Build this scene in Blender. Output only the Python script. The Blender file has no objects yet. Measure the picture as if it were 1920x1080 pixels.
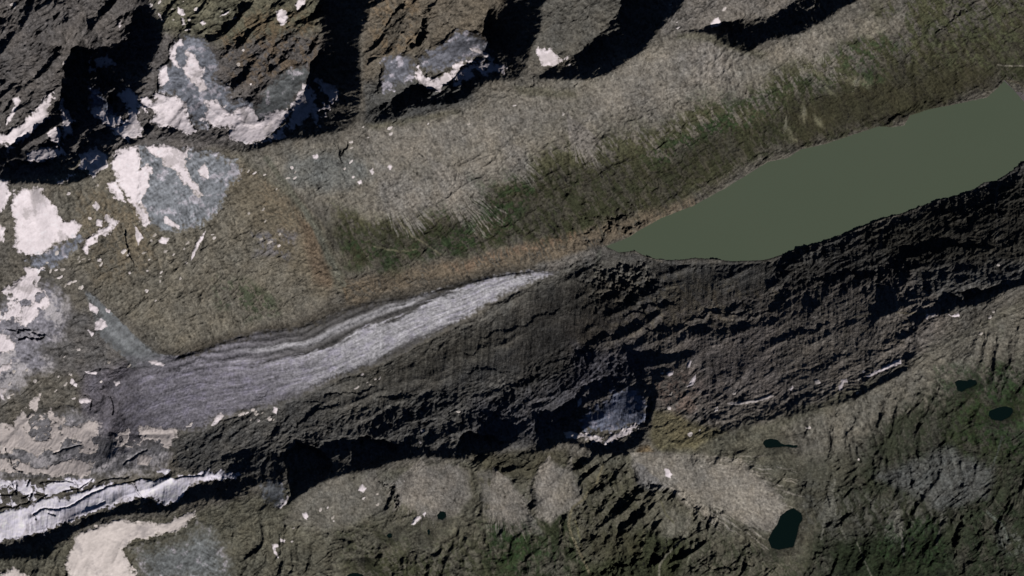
import bpy, math, random
import numpy as np
from mathutils import Vector
from mathutils.geometry import delaunay_2d_cdt

# ------------------------------------------------------------------ camera, sky, sun, exposure
S = 3.2                      # metres on the ground for one pixel of the 1920-wide aerial view
LAKE_Z = 2300.0
SUN_AZ, SUN_EL = math.radians(140), math.radians(37)
TAN_EL = math.tan(SUN_EL)
K = 1.75                     # sunlit picture tone -> albedo

scene = bpy.context.scene
cam_d = bpy.data.cameras.new('aerial_camera')
cam = bpy.data.objects.new('aerial_camera', cam_d)
scene.collection.objects.link(cam)
cam_d.type = 'ORTHO'
cam_d.ortho_scale = 1920 * S
cam_d.clip_start = 10
cam_d.clip_end = 40000
cam.location = (0, 0, 14000)
scene.camera = cam

world = bpy.data.worlds.new('World')
scene.world = world
world.use_nodes = True
wn = world.node_tree
bg = wn.nodes['Background']
sky = wn.nodes.new('ShaderNodeTexSky')
sky.sky_type = 'NISHITA'
sky.sun_disc = False
sky.sun_elevation = SUN_EL
sky.sun_rotation = SUN_AZ
sky.altitude = 3000
sky.air_density = 0.4
sky.ozone_density = 3.0
sky.dust_density = 0.2
wn.links.new(sky.outputs[0], bg.inputs[0])
bg.inputs[1].default_value = 0.05

sun_d = bpy.data.lights.new('sun', 'SUN')
sun_d.energy = 5.0
sun_d.angle = math.radians(0.5)
sun_d.color = (1.0, 0.97, 0.935)
sun = bpy.data.objects.new('sun', sun_d)
scene.collection.objects.link(sun)
tow = Vector((math.sin(SUN_AZ) * math.cos(SUN_EL), math.cos(SUN_AZ) * math.cos(SUN_EL), math.sin(SUN_EL)))
sun.rotation_euler = tow.to_track_quat('Z', 'Y').to_euler()
sun.location = tow * 9000

vs = scene.view_settings
vs.view_transform = 'Standard'
vs.look = 'None'
vs.gamma = 1.0
vs.use_curve_mapping = False
vs.exposure = -0.64
scene.cycles.diffuse_bounces = 0

UX, UY = math.sin(SUN_AZ), -math.cos(SUN_AZ)      # towards the sun, in picture axes (x right, y down)
f32 = np.float32

# ------------------------------------------------------------------ grid
STEP = 1.08
def axis(a, b, far):
    core = np.arange(a, b + STEP, STEP)
    out = []; d = STEP; p = core[-1]
    while p < far[1]:
        d = min(d * 1.07, 26); p += d; out.append(p)
    lo = []; d = STEP; p = core[0]
    while p > far[0]:
        d = min(d * 1.07, 26); p -= d; lo.append(p)
    return np.array(lo[::-1] + list(core) + out, dtype=np.float64)
gx = axis(-40, 1960, (-2400, 4320))
gy = axis(-40, 1120, (-2200, 3300))
NX, NY = len(gx), len(gy)
PX, PY = np.meshgrid(gx.astype(f32), gy.astype(f32))

# ------------------------------------------------------------------ noise
rng = np.random.RandomState(7)
_ang = rng.rand(256, 256) * 2 * np.pi
GX, GY = np.cos(_ang).astype(f32), np.sin(_ang).astype(f32)
def perlin(x, y, seed=0):
    x = x + seed * 17.31; y = y + seed * 41.77
    xi = np.floor(x); yi = np.floor(y)
    fx = (x - xi).astype(f32); fy = (y - yi).astype(f32)
    xi = xi.astype(np.int32) & 255; yi = yi.astype(np.int32) & 255
    x1 = (xi + 1) & 255; y1 = (yi + 1) & 255
    u = fx * fx * fx * (fx * (fx * 6 - 15) + 10); v = fy * fy * fy * (fy * (fy * 6 - 15) + 10)
    a = GX[yi, xi] * fx + GY[yi, xi] * fy
    b = GX[yi, x1] * (fx - 1) + GY[yi, x1] * fy
    c = GX[y1, xi] * fx + GY[y1, xi] * (fy - 1)
    d = GX[y1, x1] * (fx - 1) + GY[y1, x1] * (fy - 1)
    return ((a + (b - a) * u) * (1 - v) + (c + (d - c) * u) * v) * f32(1.5)
def fbm(x, y, wl, n, seed=0, gain=0.5):
    s = 0; a = 1.0; t = 0
    for i in range(n):
        s = s + a * perlin(x / wl, y / wl, seed + i * 3); t += a; a *= gain; wl /= 2.03
    return s / t
def ridged(x, y, wl, n, seed=0, gain=0.55):
    s = 0; a = 1.0; t = 0; w = 1
    for i in range(n):
        r = 1 - np.abs(perlin(x / wl, y / wl, seed + i * 5)) * 1.7
        r = np.clip(r, 0, 1) ** 2 * w
        s = s + a * r; t += a; a *= gain; wl /= 2.07; w = np.clip(r * 1.6, 0.15, 1)
    return s / t
def sstep(a, b, x):
    t = np.clip((x - a) / (b - a), 0, 1)
    return t * t * (3 - 2 * t)
def P(s):
    return np.array([[float(q) for q in p.split(',')] for p in s.split()], dtype=np.float64)

def box_of(pts, pad):
    i0, i1 = np.searchsorted(gx, [pts[:, 0].min() - pad, pts[:, 0].max() + pad])
    j0, j1 = np.searchsorted(gy, [pts[:, 1].min() - pad, pts[:, 1].max() + pad])
    return slice(max(j0 - 1, 0), min(j1 + 1, NY)), slice(max(i0 - 1, 0), min(i1 + 1, NX))
def seg_dist(x, y, pts, closed):
    d = np.full(x.shape, 1e9, dtype=f32)
    n = len(pts)
    for k in range(n if closed else n - 1):
        ax, ay = pts[k][:2]; bx, by = pts[(k + 1) % n][:2]
        dx, dy = bx - ax, by - ay
        t = np.clip(((x - ax) * dx + (y - ay) * dy) / (dx * dx + dy * dy + 1e-9), 0, 1)
        d = np.minimum(d, (x - ax - t * dx) ** 2 + (y - ay - t * dy) ** 2)
    return np.sqrt(d)
def inside(x, y, pts):
    r = np.zeros(x.shape, dtype=bool); n = len(pts)
    for k in range(n):
        ax, ay = pts[k][:2]; bx, by = pts[(k + 1) % n][:2]
        if ay == by: continue
        r ^= ((ay > y) != (by > y)) & (x < (bx - ax) * (y - ay) / (by - ay) + ax)
    return r
WX = fbm(PX, PY, 26, 4, 31, 0.6); WY = fbm(PX, PY, 26, 4, 57, 0.6)   # ragged-edge warps
WX2 = fbm(PX, PY, 90, 5, 71, 0.55); WY2 = fbm(PX, PY, 90, 5, 93, 0.55)
def sdist(poly, pad=30, warp=0.0, big=0.0):
    """signed distance (picture px, + inside) over the polygon's box, with a ragged outline"""
    sl = box_of(poly, pad)
    x, y = PX[sl] + warp * WX[sl] + big * WX2[sl], PY[sl] + warp * WY[sl] + big * WY2[sl]
    d = seg_dist(x, y, poly, True)
    return sl, np.where(inside(x, y, poly), d, -d)

# ------------------------------------------------------------------ relief control lines (x, y, height)
lines = []
def L(s): lines.append(P(s))
def ray_to(crest, x, y):
    """height of the sun ray that grazes the crest line, above picture point x, y"""
    best = None
    for k in range(len(crest) - 1):
        ax, ay, ah = crest[k]; bx, by, bh = crest[k + 1]
        ex, ey = bx - ax, by - ay
        det = UX * (-ey) - UY * (-ex)
        if abs(det) < 1e-9: continue
        t = ((ax - x) * (-ey) - (ay - y) * (-ex)) / det
        u = (UX * (ay - y) - UY * (ax - x)) / det
        if t > 0 and -0.001 <= u <= 1.001:
            h = ah + (bh - ah) * u - t * S * TAN_EL
            if best is None or h > best: best = h
    if best is None:
        d = np.hypot(crest[:, 0] - x, crest[:, 1] - y); k = int(d.argmin())
        best = crest[k, 2] - d[k] * S * TAN_EL * 0.9
    return best
def shadow(crest, far, sink=14):
    c = P(crest); f = P(far)
    cd = dense(c, 8)
    fd = dense(f, 8)
    lines.append(cd)
    out = [(x, y, ray_to(cd, x, y) + 2) for x, y in fd]
    lines.append(np.array(out))
    mid = []
    for x, y, h in out:                    # a steep wall under the crest, a hollow floor beyond it
        d = np.hypot(cd[:, 0] - x, cd[:, 1] - y); k = int(d.argmin())
        for q, s in ((0.30, 1.0), (0.62, 0.9)):
            mx, my = cd[k, 0] * (1 - q) + x * q, cd[k, 1] * (1 - q) + y * q
            mid.append((mx, my, min(ray_to(cd, mx, my), cd[k, 2]) - sink * s))
    lines.append(np.array(mid))
def dense(p, st):
    out = [p[0]]
    for a, b in zip(p[:-1], p[1:]):
        n = max(1, int(np.hypot(*(b - a)[:2]) / st))
        for i in range(1, n + 1): out.append(a + (b - a) * i / n)
    return np.array(out)

# north ridge and its spurs
shadow('1700,-60,2760 1612,-4,2800 1560,30,2815 1500,62,2820 1440,76,2825 1400,99,2830 1352,82,2845 1335,62,2860 1300,60,2875 1262,57,2890',
       '1620,-60 1502,0 1480,12 1445,32 1420,35 1380,37 1340,45 1310,53 1285,55')
shadow('1300,-60,2930 1285,0,2925 1272,24,2910 1248,38,2900 1243,52,2895 1225,72,2885 1205,97,2880 1172,118,2870 1140,140,2862 1105,150,2860 1060,149,2870 1015,148,2890 992,146,2900',
       '1190,-60 1166,0 1168,22 1160,52 1125,60 1115,75 1100,82 1098,92 1075,103 1058,118 1030,125 1012,140')
shadow('1035,-60,3000 1020,0,2980 1014,50,2965 1010,70,2950 992,92,2930 991,120,2915 988,144,2905 960,148,2910 915,152,2925 898,160,2930 885,172,2935 868,190,2940 840,196,2945 800,197,2960 765,208,2985 740,222,3000',
       '960,-60 955,8 916,18 914,45 920,70 922,100 924,114 895,119 872,121 857,138 845,152 822,170 805,166 790,160 775,163 755,178 735,186 715,200')
shadow('712,-60,3160 695,0,3150 690,42,3130 676,58,3115 673,110,3090 676,132,3080 679,180,3065 673,215,3050 662,232,3048 640,248,3055 612,250,3062 580,260,3068 540,262,3082 500,275,3100 462,286,3120',
       '598,-60 594,0 588,26 602,38 610,60 600,80 604,110 590,120 594,140 578,148 577,165 560,178 548,198 535,212 520,226 503,246 482,262')
shadow('268,-60,3340 276,0,3335 292,30,3330 303,48,3330 304,72,3325 295,104,3320 284,142,3320 272,168,3320 264,184,3320 262,215,3325 268,240,3330 270,252,3335',
       '250,20 262,60 252,72 248,92 235,97 205,95 165,92 130,90 118,115 128,140 150,150 165,170 222,176')
shadow('-160,330,3420 0,336,3410 22,346,3400 60,343,3390 110,348,3380 150,341,3375 188,326,3370 204,306,3365 206,284,3360 218,270,3350 245,262,3340 268,252,3337',
       '-160,290 0,285 25,298 55,305 95,298 120,270 140,262 165,270 195,262 225,262')
# heights on the slopes that face the valley, north side
L('440,285,3135 400,270,3180 350,262,3230 300,258,3290 270,254,3335')
L('1262,57,2890 1248,50,2895')
L('672,222,3050 700,232,3030 740,222,3002')
L('1400,-60,2830 1330,-20,2845 1290,15,2880 1262,48,2888')
L('1450,-60,2770 1400,0,2790 1330,30,2835')
L('840,-60,3030 800,40,2985 780,100,2950 790,130,2920')
L('900,-60,2900 860,20,2880 850,60,2860 850,90,2850')
L('740,0,3110 730,80,3060 720,130,3030 730,170,2990')
L('1090,-60,2860 1085,0,2855 1075,60,2830 1050,90,2790')
L('480,-60,3080 470,30,3060 450,110,3050 440,170,3040 430,205,3040')
L('550,-60,2930 545,40,2900 530,120,2900 500,180,2930')
L('380,-60,3200 375,40,3180 370,110,3160 350,180,3170 320,225,3210')
L('330,-60,3270 330,30,3270 322,90,3260 300,150,3270')
L('-400,-200,3250 -60,-60,3260 20,20,3270 60,70,3235 100,110,3160')
L('150,-60,3290 160,20,3270 180,60,3200 200,85,3120')
L('-200,150,3290 -20,160,3270 30,200,3200 60,240,3150 30,270,3130')
L('60,130,3180 90,160,3100 110,190,3050')
L('440,290,3120 480,330,3040 530,390,2900 590,470,2740 640,520,2600')
L('620,300,3000 660,380,2860 700,450,2690 720,500,2570')
L('800,240,2920 850,300,2800 900,380,2620 940,440,2490')
L('1000,190,2850 1050,260,2720 1100,340,2560 1130,400,2440')
L('1150,160,2820 1200,230,2690 1250,300,2540 1290,350,2430')
L('1300,100,2810 1350,170,2680 1400,240,2500 1430,285,2370')
L('1450,110,2780 1520,170,2620 1570,220,2450 1600,240,2350')
L('1600,60,2720 1660,120,2560 1700,170,2430 1720,195,2340')
L('1760,-60,2680 1780,40,2600 1810,110,2480 1830,160,2370')
L('1920,-80,2600 1920,20,2520 1915,90,2430 1910,130,2350 1950,150,2300 2100,240,2200 2300,300,2150')
L('1930,168,2305 1965,200,2265 2000,245,2235')
L('700,230,3020 690,280,2960 560,290,3040')
# north side of the glacier valley, west part
L('460,300,3080 430,380,3060 380,440,3020 330,450,3040 250,430,3130 200,390,3230 150,360,3330')
L('320,500,2960 380,540,2890 430,570,2830 480,590,2760 540,585,2690')
L('250,500,3020 280,560,2930 310,620,2830 330,655,2740')
L('180,470,3080 180,530,3020 200,580,2950')
L('520,450,2870 560,500,2790 600,550,2680')
# valley floor: moraine, glacier surface
L('1130,468,2304 1080,490,2320 1040,508,2345 980,520,2375 900,545,2425 820,572,2465 740,600,2510 660,640,2555 580,680,2600 480,700,2650 380,715,2735 280,735,2825 200,765,2890')
L('640,575,2590 560,605,2625 480,620,2670 400,645,2705 330,668,2735')
L('1000,500,2362 920,515,2410 840,535,2455 760,555,2500 700,565,2540 650,575,2580')
L('150,555,2990 200,610,2920 250,650,2820 300,672,2760')
L('1150,482,2303 1090,500,2322 1050,530,2350 980,560,2395 900,600,2430 820,640,2475 740,680,2520 660,705,2575 580,745,2620 500,775,2680 420,790,2740')
# upper basins, west
L('60,360,3330 60,400,3270 80,450,3190 100,480,3140 90,520,3110')
L('0,400,3330 -10,450,3270 10,500,3200 20,560,3150 60,590,3110')
L('0,620,3140 60,640,3080 100,660,3040 150,700,2960 190,740,2880')
L('0,700,3110 50,740,3060 100,780,3000 150,800,2960 200,820,2900')
L('0,800,3120 60,840,3090 120,860,3060 200,860,3010 300,840,2915 380,815,2815')
L('-20,962,3135 100,952,3122 200,922,3060 300,912,2990 400,893,2925')
L('0,905,3145 60,905,3135 150,890,3080 250,880,3010 350,870,2920 450,850,2790 500,830,2740')
L('-400,500,3300 -300,700,3150 -300,900,3100')
# south ridge
shadow('-200,1090,3240 0,1051,3230 60,1046,3225 88,1052,3220 108,1022,3215 150,992,3200 190,972,3165 240,963,3130 310,960,3075 340,946,3050 380,936,3030 430,938,3015 468,926,3010',
       '-200,1050 0,1018 60,1006 105,990 150,970 190,955 230,941 275,931 310,948 330,940 348,920 372,905 400,897 440,896 470,890')
L('488,908,2950 492,925,2965 500,942,2985 515,948,2992 530,940,2975 536,922,2940')
shadow('500,958,3005 512,955,3010 530,952,3005 540,945,2990 560,930,2975 590,910,2955 618,899,2930 660,886,2895',
       '534,942 541,928 543,905 540,880 525,850 548,838 552,826 575,834 600,845 618,858')
shadow('660,886,2895 700,880,2880 735,866,2855 760,860,2835 800,855,2825 850,860,2835 880,858,2840 920,850,2840 960,834,2840',
       '655,862 662,830 680,816 720,823 748,834 770,834 800,835 845,838 855,815 880,808 925,818 945,825')
shadow('960,862,2850 1000,850,2845 1050,834,2845 1075,830,2845 1100,842,2850 1130,852,2860 1170,846,2870 1200,836,2885 1212,805,2885 1216,795,2880',
       '965,848 1000,835 1022,812 1025,792 1058,778 1068,790 1072,815 1115,833 1142,832 1170,816 1195,803')
shadow('1216,795,2880 1226,770,2870 1234,748,2850 1228,722,2810', '1206,795 1212,770 1217,742 1222,725')
# dark north face: from the glacier and lake up to the crest
L('520,800,2670 540,815,2700 560,822,2710')
L('660,740,2560 700,770,2615 700,805,2665')
L('800,690,2510 830,740,2590 850,790,2680')
L('940,620,2450 980,700,2560 1010,770,2655')
L('1060,560,2390 1075,620,2470 1080,680,2560 1090,730,2650')
L('1150,510,2350 1165,560,2450 1180,620,2550 1190,680,2650 1200,720,2720 1150,770,2765 1100,800,2770')
L('1280,492,2303 1290,530,2370 1300,580,2475 1310,650,2610 1320,720,2720 1330,780,2790 1290,820,2850 1230,840,2880')
L('1430,490,2303 1440,530,2385 1450,590,2510 1460,680,2660 1470,750,2760 1480,780,2800')
L('1600,435,2303 1610,490,2425 1620,550,2540 1630,620,2650 1620,680,2720')
L('1750,380,2303 1760,440,2440 1770,510,2570 1770,570,2650')
L('1880,335,2303 1890,400,2450 1900,460,2560 1920,510,2630')
L('2000,260,2330 2040,400,2520 2060,520,2640')
L('1210,830,2890 1290,832,2870 1360,810,2850 1440,790,2830 1530,770,2820 1595,752,2810')
shadow('1595,752,2810 1650,722,2805 1700,695,2795 1716,682,2790', '1594,740 1616,722 1655,704 1694,684')
L('1716,682,2790 1724,650,2770 1722,605,2740')
shadow('1795,578,2720 1850,566,2712 1895,542,2705 1930,528,2700', '1806,552 1840,545 1876,532 1915,520')
L('1722,605,2740 1760,590,2730 1795,578,2720')
# south side, going down
L('1920,600,2660 1860,640,2690 1790,680,2700 1740,720,2710')
L('1830,705,2660 1800,722,2650 1780,740,2660')
L('1920,760,2600 1875,775,2600 1840,800,2620')
L('1500,800,2790 1462,832,2780 1420,860,2790')
L('1700,780,2700 1640,850,2640 1600,920,2570 1560,980,2500')
L('1850,880,2540 1800,950,2480 1780,1020,2420 1800,1130,2330')
L('1950,900,2520 1960,1000,2430 1970,1130,2350')
L('1230,870,2860 1290,910,2790 1350,950,2740 1420,980,2620 1465,990,2560')
L('1500,990,2560 1530,1030,2520 1560,1080,2470 1600,1140,2420')
L('1150,880,2830 1120,940,2730 1110,1000,2650 1110,1080,2540 1110,1160,2450')
L('1240,950,2760 1240,1020,2620 1240,1100,2520')
L('1340,990,2680 1340,1060,2560 1360,1150,2480')
L('1040,870,2820 1040,920,2750 1030,980,2690 1000,1050,2620 980,1140,2540')
L('880,890,2810 870,940,2770 850,980,2740 840,1060,2700 840,1160,2650')
L('740,890,2830 730,940,2800 730,1000,2775 720,1070,2750 700,1150,2760')
L('600,930,2930 600,980,2890 600,1060,2860 590,1150,2860')
L('480,970,3010 470,1020,2975 460,1080,2950 460,1160,2920')
L('360,970,3075 350,1010,3060 340,1080,3040 330,1160,3000')
L('200,985,3170 210,1030,3140 200,1090,3120 190,1180,3090')
L('60,1070,3210 60,1150,3200')

ring = []
rr = np.random.RandomState(3)
for a in np.linspace(0, 2 * np.pi, 40, endpoint=False):
    for rad in (1500, 2200, 3300, 4600, 9000):
        ring.append((960 + rad * 1.25 * math.cos(a), 540 + rad * math.sin(a), 2560 + 330 * math.sin(3 * a + rad) + rr.rand() * 160))
lines.append(np.array(ring))

pts = np.concatenate([dense(l, 9) if len(l) != len(ring) else l for l in lines])
key = np.round(pts[:, :2] / 2.5).astype(int)
_, idx = np.unique(key, axis=0, return_index=True)
pts = pts[np.sort(idx)]
res = delaunay_2d_cdt([Vector((p[0], p[1])) for p in pts], [], [], 0, 0.01)
TV = np.array([(v.x, v.y) for v in res[0]]); orig = res[3]
TH = np.array([pts[o[0], 2] for o in orig])
H = np.full((NY, NX), 2500.0, dtype=f32)
for a, b, c in res[2]:
    tri = TV[[a, b, c]]
    i0, i1 = np.searchsorted(gx, [tri[:, 0].min(), tri[:, 0].max()]); j0, j1 = np.searchsorted(gy, [tri[:, 1].min(), tri[:, 1].max()])
    if i0 == i1 or j0 == j1: continue
    X = gx[i0:i1][None, :]; Y = gy[j0:j1][:, None]
    (x0, y0), (x1, y1), (x2, y2) = tri
    det = (y1 - y2) * (x0 - x2) + (x2 - x1) * (y0 - y2)
    if abs(det) < 1e-9: continue
    l0 = ((y1 - y2) * (X - x2) + (x2 - x1) * (Y - y2)) / det
    l1 = ((y2 - y0) * (X - x2) + (x0 - x2) * (Y - y2)) / det
    m = (l0 >= -1e-6) & (l1 >= -1e-6) & (l0 + l1 <= 1 + 1e-6)
    h = l0 * TH[a] + l1 * TH[b] + (1 - l0 - l1) * TH[c]
    H[j0:j1, i0:i1][m] = h[m]
def blur(A, n, it=2):
    for _ in range(it):
        for ax in (0, 1):
            c = np.cumsum(np.pad(A.astype(np.float64), [(n + 1, n) if k == ax else (0, 0) for k in (0, 1)], mode='edge'), axis=ax)
            A = ((c[2 * n + 1:] - c[:-2 * n - 1]) if ax == 0 else (c[:, 2 * n + 1:] - c[:, :-2 * n - 1])) / (2 * n + 1)
    return A.astype(f32)
H = blur(H, 2, 2)
Hs = blur(H, 9, 2)

# ------------------------------------------------------------------ traced outlines: water, ice, snow
LAKE = P('1135,462 1170,450 1200,430 1240,408 1300,385 1360,352 1420,315 1440,303 1475,296 1500,280 1545,270 1600,252 1648,236 1672,238 1695,235 1706,216 1740,205 1790,195 1850,182 1870,165 1884,149 1926,197 1948,240 1925,298 1900,318 1870,338 1845,342 1830,353 1800,366 1760,375 1700,397 1650,412 1600,432 1545,452 1500,466 1450,483 1430,488 1370,490 1340,486 1300,484 1265,488 1230,486 1205,478 1190,470 1160,473')
TARNS = [
 ('1488,952 1503,962 1505,972 1498,985 1495,1002 1488,1025 1460,1031 1446,1027 1440,1012 1448,995 1458,982 1462,968 1475,957', 'large dark green kidney shaped tarn below the pale scree fan', 'tarn'),
 ('1853,779 1855,770 1870,764 1885,761 1898,765 1900,772 1893,782 1878,789 1860,787', 'dark oval tarn near the right edge of the grassy plateau', 'tarn'),
 ('1790,716 1797,712 1812,714 1818,711 1830,713 1833,719 1820,727 1812,729 1803,735 1795,732 1793,724', 'dark two lobed tarn north of the oval tarn', 'tarn'),
 ('1430,830 1434,824 1445,822 1458,824 1464,831 1472,834 1480,833 1488,835 1495,834 1495,839 1488,840 1478,838 1466,838 1452,839 1436,840', 'dark tarn with a chain of small pools at its eastern end', 'tarn'),
 ('819,966 826,958 835,960 837,968 830,975 821,973', 'small round dark tarn below the largest grey scree bowl', 'tarn'),
 ('724,1004 729,999 735,1001 735,1007 729,1010', 'tiny dark pond on the grassy slope, left of the small round tarn', 'pond'),
 ('801,994 805,992 807,997 805,1003 802,1002', 'narrow dark pond just below the small round tarn', 'pond'),
 ('650,1079 656,1075 668,1074 680,1077 683,1084 670,1092 655,1090', 'dark tarn cut by the bottom edge of the view', 'tarn'),
]
ICE = [   # outline, colour (sunlit tone), label
 ('1048,511 1000,504 930,513 860,531 780,551 700,563 640,578 600,598 550,613 480,620 430,634 380,654 330,668 290,662 262,640 230,605 205,582 180,560 165,545 160,552 180,580 190,600 178,622 205,648 240,675 248,688 222,705 200,722 188,760 186,800 230,816 300,812 380,810 402,790 480,772 560,750 620,717 700,690 780,651 860,610 930,565 1000,531', (124, 118, 118), 'long grey valley glacier with dark debris bands, its tongue pointing at the lake', 'glacier'),
 ('258,272 300,270 352,276 380,281 420,289 445,299 454,315 450,335 430,350 424,372 415,392 400,410 375,426 330,436 290,432 270,420 257,380', (104, 106, 104), 'blue grey bare ice apron spilling down from the ridge below the summit snow', 'ice field'),
 ('330,70 350,62 385,72 402,95 410,115 408,145 425,160 440,172 430,185 455,185 480,195 470,215 430,215 390,240 365,238 340,200 320,180 298,172 296,130 316,118 318,85', (92, 94, 96), 'grey ice of the hanging cirque glacier beside the long black shadow', 'ice field'),
 ('440,215 480,190 510,150 540,125 575,118 590,140 575,165 545,205 500,240 460,235', (74, 76, 72), 'dark dirty ice apron at the brink of the long black shadow', 'ice field'),
 ('60,482 105,460 122,450 150,438 158,450 132,480 112,500 72,506 48,490', (96, 98, 102), 'small grey ice strip under the round summit snowfield', 'ice field'),
 ('716,106 745,100 770,103 778,120 780,148 745,165 722,176 711,172 716,140', (82, 82, 84), 'square grey ice patch on the brown spur', 'ice field'),
 ('780,108 800,97 830,80 858,54 885,60 908,66 921,88 921,108 875,116 840,130 810,139 790,128', (84, 84, 86), 'grey ice slab above the crescent shaped snow cornice', 'ice field'),
 ('1083,792 1100,768 1140,750 1150,733 1168,724 1190,725 1203,738 1214,760 1215,786 1190,800 1160,808 1110,812 1086,806', (98, 102, 112), 'rounded blue grey cirque ice on the shaded ridge', 'ice field'),
 ('490,908 505,899 520,901 533,913 540,928 522,949 502,950 488,930', (82, 84, 82), 'small round grey ice patch beside the southern ridge notch', 'ice field'),
 ('232,1022 290,1010 340,996 372,972 400,985 430,1010 442,1050 452,1110 262,1110 245,1050', (90, 92, 86), 'banded grey glacier ice at the bottom edge of the view', 'ice field'),
 ('165,162 185,165 205,195 226,222 232,236 215,243 195,232 168,212', (100, 106, 118), 'narrow blue ice tongue among the black shadows of the north west basin', 'ice field'),
 ('0,560 40,520 95,520 130,548 140,585 130,620 128,645 85,655 110,668 112,690 95,705 60,712 40,740 0,760 -60,740 -60,600', (108, 104, 104), 'grey firn basin at the left edge, patched with snow', 'firn basin'),
 ('0,830 60,770 120,760 185,770 200,810 240,815 320,815 330,850 310,890 200,905 100,905 0,905 -60,900 -60,840', (104, 100, 96), 'crevassed grey firn basin above the long white snow ramp', 'firn basin'),
]
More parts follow.
